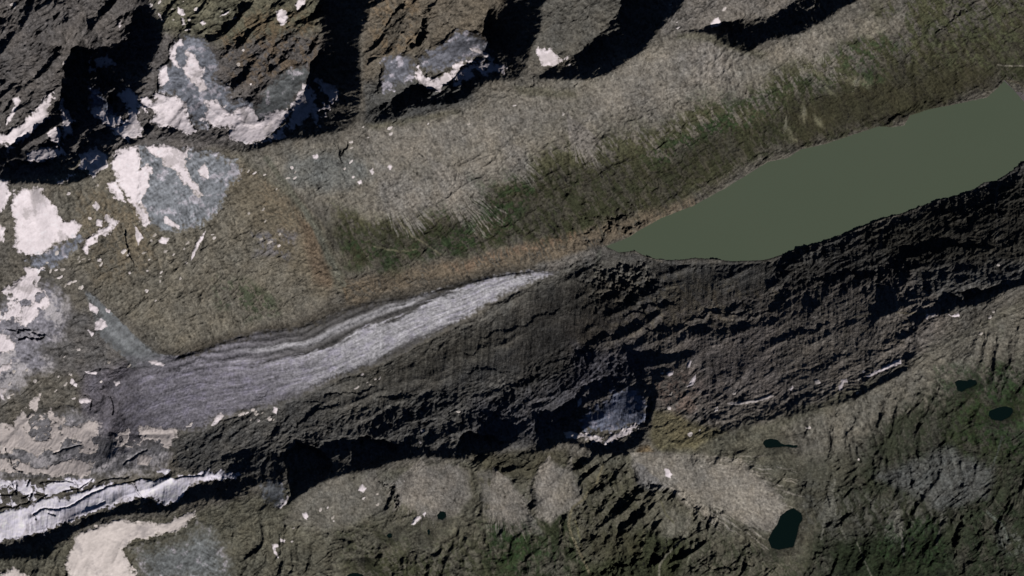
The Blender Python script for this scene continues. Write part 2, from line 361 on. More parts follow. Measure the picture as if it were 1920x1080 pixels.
SNOW = [
 ('330,76 340,68 347,80 335,86 330,108 334,124 322,122 316,110 320,90', 'curled snow strip on the upper rim of the hanging cirque'),
 ('348,98 362,100 375,115 380,130 378,150 388,172 375,170 365,155 350,140 340,130 350,118', 'boot shaped snowfield in the middle of the hanging cirque'),
 ('300,125 312,122 316,150 305,162 296,158', 'small upright snow slab at the west rim of the hanging cirque'),
 ('265,185 275,182 288,190 292,168 305,178 325,180 345,190 352,215 360,235 370,245 358,252 335,248 320,238 285,232 280,222 292,212 275,205 265,195', 'broad torn snowfield at the foot of the hanging cirque'),
 ('382,185 395,185 415,195 430,212 442,205 460,200 475,205 490,222 515,208 548,205 556,188 562,178 556,200 545,215 520,238 500,256 482,268 460,268 430,260 425,248 440,240 400,238 375,225 388,212', 'long snowfield running along the brink of the black shadow'),
 ('567,155 578,160 572,173 566,168', 'small snow tip at the end of the dark ice apron'),
 ('225,170 245,168 260,178 258,192 262,200 258,220 265,240 262,255 240,262 215,250 205,240 225,232 240,225 238,200 230,190 222,178', 'white snow column between the black shadow and the brown spur'),
 ('165,205 185,200 200,210 225,220 230,230 215,238 200,232 170,212', 'snow cover at the lower end of the narrow blue ice tongue'),
 ('0,245 15,250 35,235 60,215 75,195 97,172 97,185 90,205 90,220 70,240 55,255 40,264 20,275 0,268 -30,268 -30,245', 'slanting snow slope at the left edge under the dark crags'),
 ('100,240 110,238 117,255 110,270 95,264 88,250', 'small square snow patch above the blue shaded snow'),
 ('22,185 35,180 38,190 20,225 12,235 10,225 28,200', 'narrow snow gully in the dark crags'),
 ('0,268 40,280 110,270 126,285 95,302 55,307 25,294', 'blue shaded snow bank under the northern summit ridge'),
 ('150,290 180,275 205,290 200,315 165,335 110,345 105,340 140,330 150,310', 'thin shaded snow clinging to the north wall of the summit ridge'),
 ('115,180 135,220 138,250 120,265 118,240 112,215', 'dark shaded snow ribbon in the north west basin'),
 ('555,172 578,165 592,150 612,152 635,172 632,205 620,240 602,236 582,212 560,240 520,260 486,270 505,256 545,226', 'blue shaded snow apron on the floor of the long black shadow'),
 ('850,140 880,124 925,118 950,125 945,135 905,140 872,152 846,168', 'blue shaded snow strip in the shadow below the crescent cornice'),
 ('165,115 205,103 215,118 190,128 168,136', 'faint shaded snow high in the north west basin'),
 ('-40,330 0,336 14,340 20,362 12,384 0,398 -40,400', 'lilac snow bank cut by the left edge beside the summit ridge'),
 ('207,310 215,290 235,275 258,270 262,300 262,318 276,308 286,324 282,350 266,368 260,378 272,392 280,420 275,428 262,415 255,390 240,375 228,355 215,335 212,320', 'large bright summit snowfield at the west end of the blue ice apron'),
 ('275,275 300,272 330,275 345,282 354,270 350,295 352,320 360,335 376,350 380,368 374,370 360,355 345,345 335,325 325,315 310,310 300,295 285,290', 'hooked snow band across the top of the blue ice apron'),
 ('384,304 392,325 389,335 375,330 370,320 380,312', 'drop shaped snow patch on the blue ice apron'),
 ('198,343 210,338 222,348 230,365 238,380 225,378 212,362 202,350', 'leaf shaped snow patch west of the bright summit snowfield'),
 ('308,405 318,410 335,425 335,430 322,424 310,418', 'short diagonal snow dash at the foot of the blue ice apron'),
 ('38,350 50,352 75,355 90,370 100,385 110,405 118,415 140,410 152,425 140,445 115,448 105,460 90,470 60,482 40,475 25,462 30,450 30,425 25,405 22,390 28,365', 'mitten shaped summit snowfield near the left edge'),
 ('-30,430 0,427 8,425 10,440 5,450 -30,447', 'snow scrap at the left edge west of the mitten shaped snowfield'),
 ('172,385 178,378 187,386 183,396', 'tiny snow scrap above the zigzag snow band'),
 ('183,412 193,411 191,425 181,424', 'little square snow scrap beside the zigzag snow band'),
 ('198,405 210,402 220,415 212,430 200,440 180,447 172,460 162,476 152,472 165,445 185,435 202,425', 'zigzag snow band east of the mitten shaped snowfield'),
 ('252,423 260,430 268,445 260,458 255,440', 'short upright snow streak under the bright summit snowfield'),
 ('296,450 305,445 318,447 312,457 298,455', 'small snow patch south west of the blue ice apron'),
 ('385,432 382,445 372,462 365,480 358,489 360,475 372,450', 'long thin snow gully south of the blue ice apron'),
 ('40,505 60,498 85,500 82,515 65,530 85,545 92,560 90,575 78,585 62,600 50,612 30,605 10,600 -30,600 -30,545 0,545 20,535 35,525 45,515', 'wide patchy snowfield covering the upper left firn basin'),
 ('-30,615 0,620 15,630 25,640 30,650 15,662 -30,658', 'snow tongue at the left edge below the black rock notch'),
 ('-30,690 0,688 20,675 18,690 0,702 -30,705', 'slim snow strip at the left edge on the grey firn'),
 ('-30,728 10,728 5,745 -30,748', 'small snow corner at the left edge above the crevassed basin'),
 ('60,750 75,742 78,755 68,780 85,770 100,768 120,785 122,792 108,800 130,802 160,792 187,785 187,800 182,812 195,825 190,840 170,855 150,845 155,835 130,838 110,850 85,845 70,858 40,840 20,846 10,850 -30,845 -30,800 25,795 35,775', 'sprawling snowfield in many lobes at the head of the valley glacier'),
 ('-30,856 10,858 40,862 70,878 110,868 150,858 175,868 170,890 120,892 60,890 30,884 -30,886', 'dirty snow sheet over the crevassed basin at the left edge'),
 ('216,812 250,800 290,803 332,802 333,818 322,824 316,840 300,838 296,828 270,826 244,838 214,836 222,824', 'ragged snow band south of the glacier head'),
 ('255,855 270,852 285,860 277,872 258,870', 'small snow patch under the ragged snow band'),
 ('293,884 305,878 320,881 310,890', 'sliver of snow above the long white snow ramp'),
 ('-60,962 0,960 40,950 80,935 130,932 165,918 190,910 240,903 290,900 340,894 380,885 430,884 457,890 440,895 400,897 368,905 348,923 325,942 310,948 295,938 275,930 230,940 190,955 150,970 100,989 60,1004 0,1016 -60,1030', 'long white snow ramp below the crevasse line, bordered by a deep shadow'),
 ('-60,905 0,900 60,905 100,898 160,895 172,903 140,922 90,930 50,940 0,950 -60,955', 'bluish snow terrace torn by dark crevasses'),
 ('122,1062 130,1030 140,1015 150,1000 185,985 215,978 240,975 280,981 310,976 350,965 362,957 366,968 350,985 320,1000 280,1010 240,1018 228,1030 242,1050 262,1110 130,1110', 'large cream snowfield at the bottom left with a rock hole in it'),
 ('0,1076 25,1065 45,1075 60,1086 60,1110 -10,1110', 'snow cap in the bottom left corner'),
 ('168,568 175,572 185,582 180,588 167,580', 'small snow wedge on the rock rib of the side glacier'),
 ('188,596 198,602 201,612 190,618 178,620 180,605', 'rounded snow knob at the head of the side glacier'),
 ('165,620 177,624 172,631', 'tiny snow scrap left of the rounded snow knob'),
 ('199,577 208,580 206,586 200,584', 'tiny snow scrap on the edge of the side glacier'),
 ('278,678 290,675 310,682 306,686 285,683', 'small snow streak where the side glacier joins the main one'),
 ('133,710 145,720 143,725 132,718', 'tiny snow slash on the ochre rocks above the glacier'),
 ('160,695 172,696 182,699 179,703 165,700', 'thin level snow dash on the ochre rocks above the glacier'),
 ('213,716 222,714 227,718 218,723', 'small snow dot at the upper margin of the main glacier'),
 ('148,748 160,747 172,751 165,756 150,755', 'small snow dash above the lobed snowfield'),
 ('405,780 412,774 420,780 412,788 404,796 396,797', 'slanting snow patch on the glacier south margin'),
 ('514,761 521,766 518,778 511,773', 'upright snow fleck at the end of the glacier margin patches'),
 ('778,120 785,130 800,145 815,150 840,135 855,120 870,115 880,118 900,115 923,111 905,118 870,122 856,140 845,150 825,170 805,165 785,156 779,145', 'bright crescent snow cornice under the grey ice slab'),
 ('880,90 895,92 908,98 918,103 924,112 912,110 900,100 885,96', 'thin hooked snow strip above the crescent cornice'),
 ('1006,90 1035,92 1042,100 1045,108 1068,104 1055,115 1030,123 1018,122 1010,110', 'pointed snow patch at the foot of the grey rock slab'),
 ('1340,34 1346,32 1352,44 1346,50 1333,50 1331,46', 'small snow patch on the smooth grey spur'),
 ('552,8 560,0 574,-2 570,8 557,18', 'snow patch cut by the top edge beside the black shadow'),
 ('517,22 528,18 538,24 540,35 532,47 526,46 518,35', 'ragged round snow patch on the brown rock top'),
 ('333,15 343,20 346,28 339,30 333,24', 'small snow patch near the top edge, above the hanging cirque'),
 ('340,32 346,36 348,46 342,46', 'small snow patch just above the cirque rim'),
 ('295,22 300,28 304,34 308,41 302,38', 'thin snow slash beside the dark crag'),
 ('373,42 380,37 387,43 380,46', 'little snow triangle on the olive slope'),
 ('412,29 420,24 432,18 430,22 420,28', 'thin straight snow line on the olive slope'),
 ('222,40 228,38 227,48 222,52 219,46', 'snow fleck in the brown north west crags'),
 ('518,950 526,948 534,940 540,927 541,934 534,947 526,953', 'thin curved snow rim on the small round ice patch'),
 ('1058,812 1070,808 1082,812 1090,818 1080,824 1062,822', 'cream snow patch at the west end of the shaded cirque ice'),
 ('1085,812 1100,814 1120,820 1135,824 1165,808 1190,797 1196,802 1170,816 1142,830 1110,832 1095,822', 'bright snow rim along the lower edge of the shaded cirque ice'),
 ('1092,743 1091,758 1082,766 1084,752', 'upright snow sliver west of the shaded cirque ice'),
 ('1250,697 1265,695 1262,703 1252,705', 'small snow patch on the shaded slope east of the cirque ice'),
 ('1291,674 1296,676 1292,690 1286,692', 'tiny upright snow sliver on the shaded slope'),
 ('1305,702 1302,715 1296,724 1288,725 1296,712', 'slanting snow patch below the tiny upright sliver'),
 ('1362,755 1385,754 1415,750 1440,742 1452,740 1440,748 1415,754 1385,759 1365,759', 'long faint snow thread along the ridge foot'),
 ('1575,732 1573,722 1578,712 1588,711 1589,717 1583,719 1580,728', 'bright hooked snow patch near the end of the ridge'),
 ('1624,706 1645,695 1672,682 1678,676 1689,674 1690,680 1672,690 1650,697 1630,708', 'long narrow snow bank slanting up to the right'),
 ('1734,595 1738,589 1755,588 1757,592 1742,593 1737,598', 'short level snow patch, first of the pair on the dark slope'),
 ('1778,588 1786,590 1797,585 1799,592 1786,592', 'short level snow patch, second of the pair beside the dark pit'),
 ('1529,714 1536,710 1539,718 1532,722 1527,719', 'pale dull snow patch west of the bright hooked one'),
 ('1480,730 1486,724 1489,727 1482,733', 'small pale snow dash on the ridge foot'),
 ('1247,879 1254,878 1259,890 1256,897 1247,893', 'snow patch in the middle of the pale scree basin'),
 ('674,912 680,908 686,916 681,923 673,918', 'snow patch on the grey scree below the southern ridge'),
 ('568,963 573,960 578,966 574,974 569,969', 'snow patch on the south west scree'),
 ('509,1020 520,1020 522,1026 515,1028 518,1036 522,1046 514,1038 510,1028', 'crooked snow patch beside the banded ice'),
 ('525,1011 534,1012 534,1016 526,1015', 'little snow dash above the crooked snow patch'),
 ('770,985 776,974 786,968 790,970 783,979 774,986', 'slanting snow strip near the small round tarn'),
 ('793,964 798,959 800,963 796,968', 'small snow dot above the slanting strip'),
 ('587,292 594,289 597,295 592,301 586,298', 'round snow patch on blue grey scree below the ridge notch'),
 ('694,319 699,316 702,322 698,328', 'small snow patch on the open scree slope'),
 ('726,312 734,308 737,312 730,318', 'snow fleck right of the small scree snow patch'),
 ('672,342 678,339 680,344 674,346', 'tiny snow fleck below the scree snow patches'),
]
DOTS = [   # small specks: x, y, radius ; group phrase
 ('specks of snow on the rocks below the blue ice apron', '352,455,3 345,466,2.5 310,471,2.5 270,474,3.5 243,512,3 302,511,2.5 290,441,3 283,452,2.5 232,471,4 240,478,2 325,478,2 349,493,2.2 280,487,1.8 338,522,2 300,528,2 275,508,1.6 467,400,2 402,446,2.2 398,440,2 368,460,2 466,321,2.6 477,325,1.8'),
 ('specks of snow around the zigzag snow band', '168,486,2.5 187,488,3.5 150,490,2 147,484,2.2 135,500,2 118,505,3 105,506,2.6 95,508,2.2 88,493,2 128,364,3 183,347,2 168,410,2.6 107,474,3.4 190,495,2 155,486,2 112,520,3 130,530,4 140,528,3 122,536,2.4 150,540,3'),
 ('specks of snow on the ochre rocks above the glacier', '148,655,2.4 122,668,1.8 204,681,2.2 242,686,2.4 66,714,2.4 124,719,2.8 131,702,2 110,706,1.8 105,732,2.4 189,716,2.4 50,694,2 26,697,3 18,720,3 15,745,4 22,740,2.4 138,747,2 205,680,1.8 275,546,2.4 291,564,2 302,518,1.8 153,540,3'),
 ('specks of snow along the south margin of the glacier', '452,777,4 463,774,2.4 474,768,3 479,773,2.4 470,787,1.8 482,776,1.8 493,773,2 507,786,3 512,788,2 485,789,1.8 504,783,1.6 353,799,3 357,795,2 680,701,2.6 703,712,2 711,711,2 689,717,2 691,722,2.2 668,727,2'),
 ('specks of snow on the olive slope at the top', '322,17,2 368,17,3.4 440,34,3.2 443,43,1.6 352,55,3 456,94,2.4 447,121,3 344,3,1.8 299,4,3.4 283,11,2 280,8,1.6 416,21,1.6 325,37,1.4 355,37,1.8 427,157,2.2 470,158,1.8 445,160,1.8 24,8,4 28,12,2.4 120,118,3'),
 ('specks of snow on the scree slope below the north ridge', '646,317,2 548,314,2.4 553,323,2 662,332,2 659,302,2.2 553,334,2 541,334,1.6 496,328,2.4 518,355,1.8 494,392,1.4 498,414,1.6 525,438,2.6 507,454,2.8 523,461,2.4 490,448,2 731,240,3 733,251,2.2 802,233,2 681,238,2 660,266,2 661,277,2.4 690,258,2 878,233,1.8 1068,122,2 1056,213,2.6 965,198,2 1358,17,3.2 1271,52,2.2 1269,42,1.8 1255,10,2.4'),
 ('specks of snow on the south side of the ridges', '601,956,2.4 614,952,1.6 624,970,2.4 626,977,1.6 551,990,2 682,934,2.6 707,926,2.4 708,946,2 758,902,1.6 787,830,2 1485,727,2 1607,737,3 1838,626,3 1872,497,3 1344,767,2 1312,807,2.6 1376,738,3 1293,815,4 1255,765,3 1603,648,2 1612,711,2 1620,697,2 1857,594,3 1862,585,2 1610,862,2 1515,802,2.6 1258,738,2.4 1241,700,2 548,1015,2 1343,767,2.4 861,772,2.6 792,808,2.4'),
]

SMOOTH = np.zeros((NY, NX), dtype=f32)       # 1 where the ground is ice, snow or loose scree
def smooth_in(poly, amt, soft=6, warp=6, big=0):
    sl, d = sdist(poly, soft + 12, warp, big)
    SMOOTH[sl] = np.maximum(SMOOTH[sl], sstep(-soft, soft, d) * amt)
ice_sd, snow_sd = [], []
ice_union = np.full((NY, NX), -50, dtype=f32)
for n, (poly, col, lab, cat) in enumerate(ICE):
    p = P(poly); sl, d = sdist(p, 26, 5 if n else 2.5)
    ice_sd.append((sl, d)); ice_union[sl] = np.maximum(ice_union[sl], d)
    SMOOTH[sl] = np.maximum(SMOOTH[sl], sstep(-5, 5, d) * (0.93 if n == 0 else 0.86))
for poly, lab in SNOW:
    p = P(poly); area = 0.5 * abs(np.dot(p[:, 0], np.roll(p[:, 1], 1)) - np.dot(p[:, 1], np.roll(p[:, 0], 1)))
    w = 9.0 if area > 600 else 3.6
    sl, d = sdist(p, 20, w)
    snow_sd.append((sl, d, area))
    SMOOTH[sl] = np.maximum(SMOOTH[sl], sstep(-3, 4, d) * (0.8 if area > 600 else 0.6))
FANS = ['740,900 790,880 840,868 875,885 880,920 860,960 820,975 775,960 745,935', '890,890 925,880 960,905 985,960 960,990 910,960', '1020,870 1050,860 1085,890 1090,930 1050,965 1000,960 1000,910', '1185,850 1230,850 1300,870 1400,880 1450,920 1480,960 1440,990 1380,970 1300,930 1240,910 1195,900', '560,890 700,890 720,960 640,990 540,980', '1240,950 1300,955 1290,1000 1240,1010', '540,290 640,290 760,240 900,210 1000,180 1150,150 1260,80 1320,85 1280,150 1100,230 960,260 800,320 640,340']
for k, s in enumerate(FANS): smooth_in(P(s), 0.92 if k < 6 else 0.45, 10, 8, 6)

# ------------------------------------------------------------------ relief detail
Xm, Ym = PX * S, PY * S                    # metres
ylen = gy * S; xlen = gx * S
def grad(A):
    dy, dx = np.gradient(A.astype(np.float64), ylen, xlen)
    return dx.astype(f32), dy.astype(f32)
smooth_in(P('520,765 640,728 760,690 860,635 1000,545 1140,490 1300,500 1450,500 1440,560 1240,600 1060,650 960,700 800,740 660,760 560,800'), 0.8, 16, 8, 14)
smooth_in(P('1060,600 1300,570 1600,540 1700,560 1660,660 1500,730 1300,740 1200,690'), 0.5, 24, 8, 20)
rough = 1 - SMOOTH
wx = fbm(Xm, Ym, 420, 3, 11); wy = fbm(Xm, Ym, 420, 3, 23)
edge = sstep(0, 400, np.maximum(np.maximum(-50 - PX, PX - 1970), np.maximum(-50 - PY, PY - 1130)))   # beyond the traced area
H = H + (ridged(Xm + 60 * wx, Ym + 60 * wy, 520, 5, 2) - 0.35) * 24 * (1 - edge) * (0.35 + 0.65 * rough)
H = H + (ridged(Xm + 200 * wx, Ym + 200 * wy, 1900, 4, 402, 0.45) - 0.4) * 620 * edge + (ridged(Xm, Ym, 420, 2, 405) - 0.4) * 50 * edge
RUG = np.zeros((NY, NX), dtype=f32)
def rugged(poly, amt, soft=18):
    sl, d = sdist(P(poly), soft + 12, 10, 14)
    RUG[sl] = np.maximum(RUG[sl], sstep(-soft, soft, d) * amt)
rugged('-400,-400 620,-400 600,120 500,240 300,250 200,330 0,345 -400,345', 1.0)
rugged('680,-400 930,-400 920,80 860,190 690,220', 0.9)
rugged('1010,-400 1180,-400 1160,60 1100,120 1000,130', 0.6)
rugged('1250,-400 1600,-400 1500,30 1420,60 1250,50', 0.35)
rugged('120,320 260,420 480,400 600,560 340,660 200,560 100,500', 0.4)
rugged('500,770 700,740 1000,700 1220,720 1220,800 900,850 560,900 480,880', 0.28)
rugged('1050,600 1300,560 1750,480 1920,480 1920,560 1700,680 1500,760 1240,820 1220,700', 0.32)
rugged('860,850 1220,840 1260,900 1340,960 1340,1080 1060,1080 1060,950 960,960 900,900', 0.95)
rugged('580,890 760,890 770,960 700,1000 580,950', 0.5)
rugged('1200,1000 1560,1020 1560,1400 1100,1400', 0.5)
rugged('1500,860 1900,820 2000,1000 1900,1400 1550,1400 1520,960', 0.45)
rugged('600,990 1060,1000 1060,1400 600,1400', 0.35)
rugged('900,250 1200,200 1500,120 1920,-100 2000,140 1640,230 1300,340 1000,440 760,500 640,480 760,400', 0.4)
RUG *= (0.25 + 0.75 * rough) * (1 - sstep(0, 150, np.maximum(np.maximum(-50 - PX, PX - 1970), np.maximum(-50 - PY, PY - 1130))))
def strike(deg, wl_across, stretch, n, seed, gain=0.55):
    t = math.radians(deg); c, s = math.cos(t), math.sin(t)
    a = (Xm * c - Ym * s) / stretch; b = Xm * s + Ym * c
    return ridged(a + 45 * wx, b + 45 * wy, wl_across, n, seed, gain)
fbig = strike(42, 190, 2.6, 5, 131, 0.5)
H = H + RUG * ((fbig - 0.4) * (46 + 34 * sstep(0.6, 0.85, RUG)) + (ridged(Xm + 40 * wy, Ym + 40 * wx, 110, 4, 151, 0.6) - 0.4) * 20)
def gullies(base, wl, amp, seed, jit=0.8):
    """ribs and channels that run down the slope"""
    dx, dy = grad(base)
    sl = np.sqrt(dx * dx + dy * dy) + 1e-5
    ux, uy = -dy / sl, dx / sl             # across the slope
    cell = wl * 1.7
    cx = Xm / cell; cy = Ym / cell
    ix = np.floor(cx).astype(np.int32); iy = np.floor(cy).astype(np.int32)
    C = np.zeros_like(Xm); Q = np.zeros_like(Xm)
    wob = 5.0 * fbm(Xm, Ym, wl * 2.2, 3, seed * 9 + 1)
    strength = sstep(-0.25, 0.3, fbm(Xm, Ym, wl * 7, 3, seed * 9 + 4)) * 0.85 + 0.15
    r = np.random.RandomState(seed); J = r.rand(3, 256, 256).astype(f32)
    for a in (-1, 0, 1):
        for b in (-1, 0, 1):
            jx = ix + a; jy = iy + b
            mx, my = jx & 255, jy & 255
            pvx = (jx + 0.5 + (J[0, my, mx] - 0.5) * jit) * cell
            pvy = (jy + 0.5 + (J[1, my, mx] - 0.5) * jit) * cell
            gi = np.clip(np.interp(pvx.ravel(), xlen, np.arange(NX)).astype(np.int32), 0, NX - 1).reshape(Xm.shape)
            gj = np.clip(np.interp(pvy.ravel(), ylen, np.arange(NY)).astype(np.int32), 0, NY - 1).reshape(Xm.shape)
            sx = ux[gj, gi]; sy = uy[gj, gi]
            vx = Xm - pvx; vy = Ym - pvy
            w = np.clip(1 - (vx * vx + vy * vy) / (1.5 * cell) ** 2, 0, 1) ** 3
            ph = (vx * sx + vy * sy) * (2 * np.pi / wl) + J[2, my, mx] * 2.0 + wob
            C += w * np.cos(ph); Q += w * np.sin(ph)
    m = np.sqrt(C * C + Q * Q) + 0.15
    g = C / m
    return g * amp * strength * np.clip(sl / 0.6, 0, 1.2), g * strength
inner = np.where((PX > -60) & (PX < 1980) & (PY > -60) & (PY < 1140), 1.0, 0.0).astype(f32)
g1, q1 = gullies(blur(H, 8, 2), 120, 6.0, 5)
H = H + g1 * (0.25 + 0.75 * rough) * inner * 0.8
g2, q2 = gullies(blur(H, 4, 2), 52, 3.2, 6)
H = H + g2 * (0.15 + 0.85 * rough) * inner
g3, q3 = gullies(blur(H, 2, 2), 24, 1.6, 8)
H = H + g3 * (0.1 + 0.9 * rough) * inner
# foliated rock: strike runs from lower left to upper right
fol = strike(28, 60, 3.2, 4, 41)
H = H + (fol - 0.35) * 8 * rough * inner
H = H + fbm(Xm, Ym, 46, 4, 61, 0.58) * (6.5 + 3 * RUG) * (rough * 0.9 + 0.03) * inner
fol2 = strike(34, 24, 2.6, 2, 171)
H = H + (fol2 - 0.35) * (4.2 + 4.5 * RUG) * rough * inner
H = H + (ridged(Xm, Ym, 19, 2, 181) - 0.35) * 1.3 * rough * inner
def fibre(ux, uy, wl, st, seed):
    return fbm((PX * ux + PY * uy) / st, PX * -uy + PY * ux, wl, 4, seed, 0.65)
fN = fibre(0.55, 0.83, 9, 4.0, 201); fS = fibre(0.12, 0.99, 8, 5.0, 211); fV = fibre(-0.06, 1.0, 13, 5.0, 221)
crest_y = np.interp(PX, [0, 120, 310, 500, 660, 960, 1210, 1440, 1600, 1716, 1900], [1050, 1015, 960, 955, 888, 868, 845, 790, 752, 680, 570]).astype(f32)
shade_side = sstep(-60, 0, PY - np.interp(PX, [0, 500, 700, 860, 1000, 1140, 1450, 1920], [1000, 790, 700, 615, 535, 480, 490, 300])) * sstep(0, -40, PY - crest_y) * inner
H = H + shade_side * (fV * 6.5 + (strike(20, 170, 6.0, 3, 231, 0.45) - 0.35) * 22 * sstep(-0.25, 0.35, wx + WX2))
south_side = sstep(0, 50, PY - crest_y) * inner
H = H + south_side * rough * ((ridged(Xm + 90 * wx + 0.25 * Ym, Ym * 0.42 + 60 * wy, 190, 5, 241, 0.52) - 0.4) * 46 + g2 * 2.5 + g1 * 1.5)
# glacier and firn: low flow ridges, crevasses
FLOW = P('60,905 120,870 200,790 280,742 380,712 480,700 580,678 660,640 740,602 820,573 900,545 980,522 1048,511')
def along(x, y, line):
    best = np.full(x.shape, 1e9, dtype=f32); s_ = np.zeros(x.shape, dtype=f32); c_ = np.zeros(x.shape, dtype=f32); acc = 0
    for k in range(len(line) - 1):
        (ax, ay), (bx, by) = line[k][:2], line[k + 1][:2]
        dx, dy = bx - ax, by - ay; l = math.hypot(dx, dy)
        t = np.clip(((x - ax) * dx + (y - ay) * dy) / (l * l), 0, 1)
        qx, qy = x - ax - t * dx, y - ay - t * dy
        d = np.sqrt(qx * qx + qy * qy)
        m = d < best
        best = np.where(m, d, best); s_ = np.where(m, acc + t * l, s_)
        c_ = np.where(m, (dx * (y - ay) - dy * (x - ax)) / l, c_)
        acc += l
    return s_, c_
gs, gc = along(PX + 8 * WX2, PY + 8 * WY2, FLOW)      # distance down the glacier, distance across it (+ = south side)
width_u = np.interp(gs, [0, 250, 420, 600, 760, 900, 1010, 1110], [90, 80, 75, 62, 62, 48, 24, 6])
width_l = np.interp(gs, [0, 250, 420, 600, 760, 900, 1010, 1110], [60, 75, 75, 62, 50, 40, 22, 6])
gu = np.where(gc < 0, gc / width_u, gc / width_l).astype(f32)     # -1 north margin .. 1 south margin
streak = fbm(gs / 60, gu * 8, 1.0, 5, 77, 0.66) + 0.35 * fbm(gs / 14, gu * 9, 1.0, 3, 79, 0.6)
gm = sstep(-2, 6, ice_union) * inner
ice_main = np.full((NY, NX), -50, dtype=f32); ice_main[ice_sd[0][0]] = ice_sd[0][1]
gmm = sstep(-2, 6, ice_main)
H = H + streak * 4.0 * gmm
crev = strike(62, 22, 3.0, 3, 87) 
H = H + (crev - 0.4) * 2.2 * gm * sstep(560, 300, gs)
# scarps: the ground drops on the side away from the sun
SCARPS = [('1130,1078 1165,1062 1195,1050 1216,1043', 34, 20), ('1205,1000 1206,960 1208,935 1230,927 1262,928', 20, 8), ('1150,945 1180,938', 14, 8), ('1110,1012 1120,1010 1135,1005', 12, 6),
 ('1300,1050 1340,1070 1380,1062 1420,1055', 22, 12), ('1290,945 1310,980 1300,1005', 16, 10), ('1085,960 1110,950 1130,945', 10, 6), ('1145,935 1178,928 1195,908', 14, 8),
 ('705,895 730,915 745,940 752,920', 26, 12), ('1830,8 1800,28 1770,50 1745,72', 14, 8), ('1910,18 1890,26 1870,38', 12, 7), ('1545,175 1530,182 1512,190', 12, 8), ('1740,110 1715,118', 10, 6),
 ('1220,366 1230,348 1238,332', 14, 5), ('1695,212 1680,222 1660,230', 16, 8), ('1604,842 1622,835 1640,829', 12, 5), ('1545,925 1600,918 1640,905 1700,890', 8, 8),
 ('1788,1060 1790,1020 1800,985 1812,962', 36, 14), ('1785,930 1810,950 1840,990 1860,1000', 14, 12), ('225,420 235,455 245,475 260,505', 38, 12), ('225,360 240,380 255,395', 14, 7),
 ('0,615 30,622 60,622 80,628 70,636 40,640 10,625', 34, 10), ('620,265 628,275 640,295 650,288', 40, 10), ('640,290 652,272 656,262', 24, 8), ('745,205 738,232', 18, 6), ('995,142 1000,160', 18, 6), ('1075,163 1085,152', 16, 6),
 ('600,750 640,740 680,735 720,725', 20, 12), ('700,752 740,745 790,735', 20, 12), ('560,790 600,770 640,755', 24, 14), ('860,700 900,690 960,700', 14, 16), ('880,640 960,615 1020,590 1060,575', 12, 22),
 ('860,655 880,668 905,652 915,640', 12, 8), ('1165,600 1180,590 1230,575 1270,565', 22, 16), ('1100,640 1160,632 1200,610 1260,625', 26, 22), ('1050,690 1090,672 1120,650', 16, 12),
 ('1115,540 1110,560 1125,590', 22, 10), ('1280,600 1330,590 1380,590 1420,575', 22, 22), ('1390,600 1440,585 1480,560', 26, 22), ('1500,540 1560,520 1650,515 1700,495', 20, 26), ('1670,500 1720,480 1800,460 1860,470', 26, 32),
 ('1700,560 1760,520 1830,500', 14, 14), ('1460,640 1520,620 1560,600', 12, 14), ('1480,700 1540,690 1600,660', 12, 12), ('1260,760 1300,750 1330,735', 10, 10), ('1320,830 1360,805 1400,790 1450,775', 16, 12),
 ('130,735 160,700 200,690 245,690', 10, 6), ('180,650 200,670 230,685', 10, 6), ('505,730 480,750 440,790 400,815', 8, 8), ('560,745 600,760 560,800 530,830', 14, 14), ('780,800 820,790 900,790 960,780', 14, 18),
 ('960,560 1040,525 1075,515', 8, 8), ('1050,488 1100,472', 9, 4), ('880,525 960,510', 6, 5), ('790,85 800,60 795,35 782,30', 34, 16), ('760,90 775,75', 22, 12), ('500,120 520,80 550,60', 22, 12), ('455,178 462,165', 20, 8), ('720,55 745,20 760,0', 22, 10), ('820,60 850,30 880,10', 16, 10)]
for s, A, W in SCARPS:
    l = P(s); sl = box_of(l, W * 2.6)
    x = PX[sl] + 16 * WX[sl]; y = PY[sl] + 16 * WY[sl]
    d = np.full(x.shape, 1e9, dtype=f32); side = np.zeros(x.shape, dtype=f32); tt = np.zeros(x.shape, dtype=f32); n = len(l) - 1
    for k in range(n):
        (ax, ay), (bx, by) = l[k], l[k + 1]
        dx, dy = bx - ax, by - ay
        t = np.clip(((x - ax) * dx + (y - ay) * dy) / (dx * dx + dy * dy), 0, 1)
        q = np.hypot(x - ax - t * dx, y - ay - t * dy)
        cr = (dx * (y - ay) - dy * (x - ax)); sunc = dx * UY - dy * UX
        m = q < d
        d = np.where(m, q, d); side = np.where(m, np.sign(cr) * np.sign(sunc), side); tt = np.where(m, (k + t) / n, tt)
    taper = sstep(0, 0.15, tt) * sstep(1, 0.85, tt)
    fall = np.clip(1 - d / (W * 2.4), 0, 1) ** 1.5
    dn = np.where(side < 0, -0.72, 0.28 * sstep(0, 2, d) + 0.0)
    H[sl] += A * (0.55 if 480 < l[0][0] < 1700 and 500 < l[0][1] < 840 else 0.8) * dn * fall * taper * (sstep(0, 1.6, d) * 0.6 + 0.4)

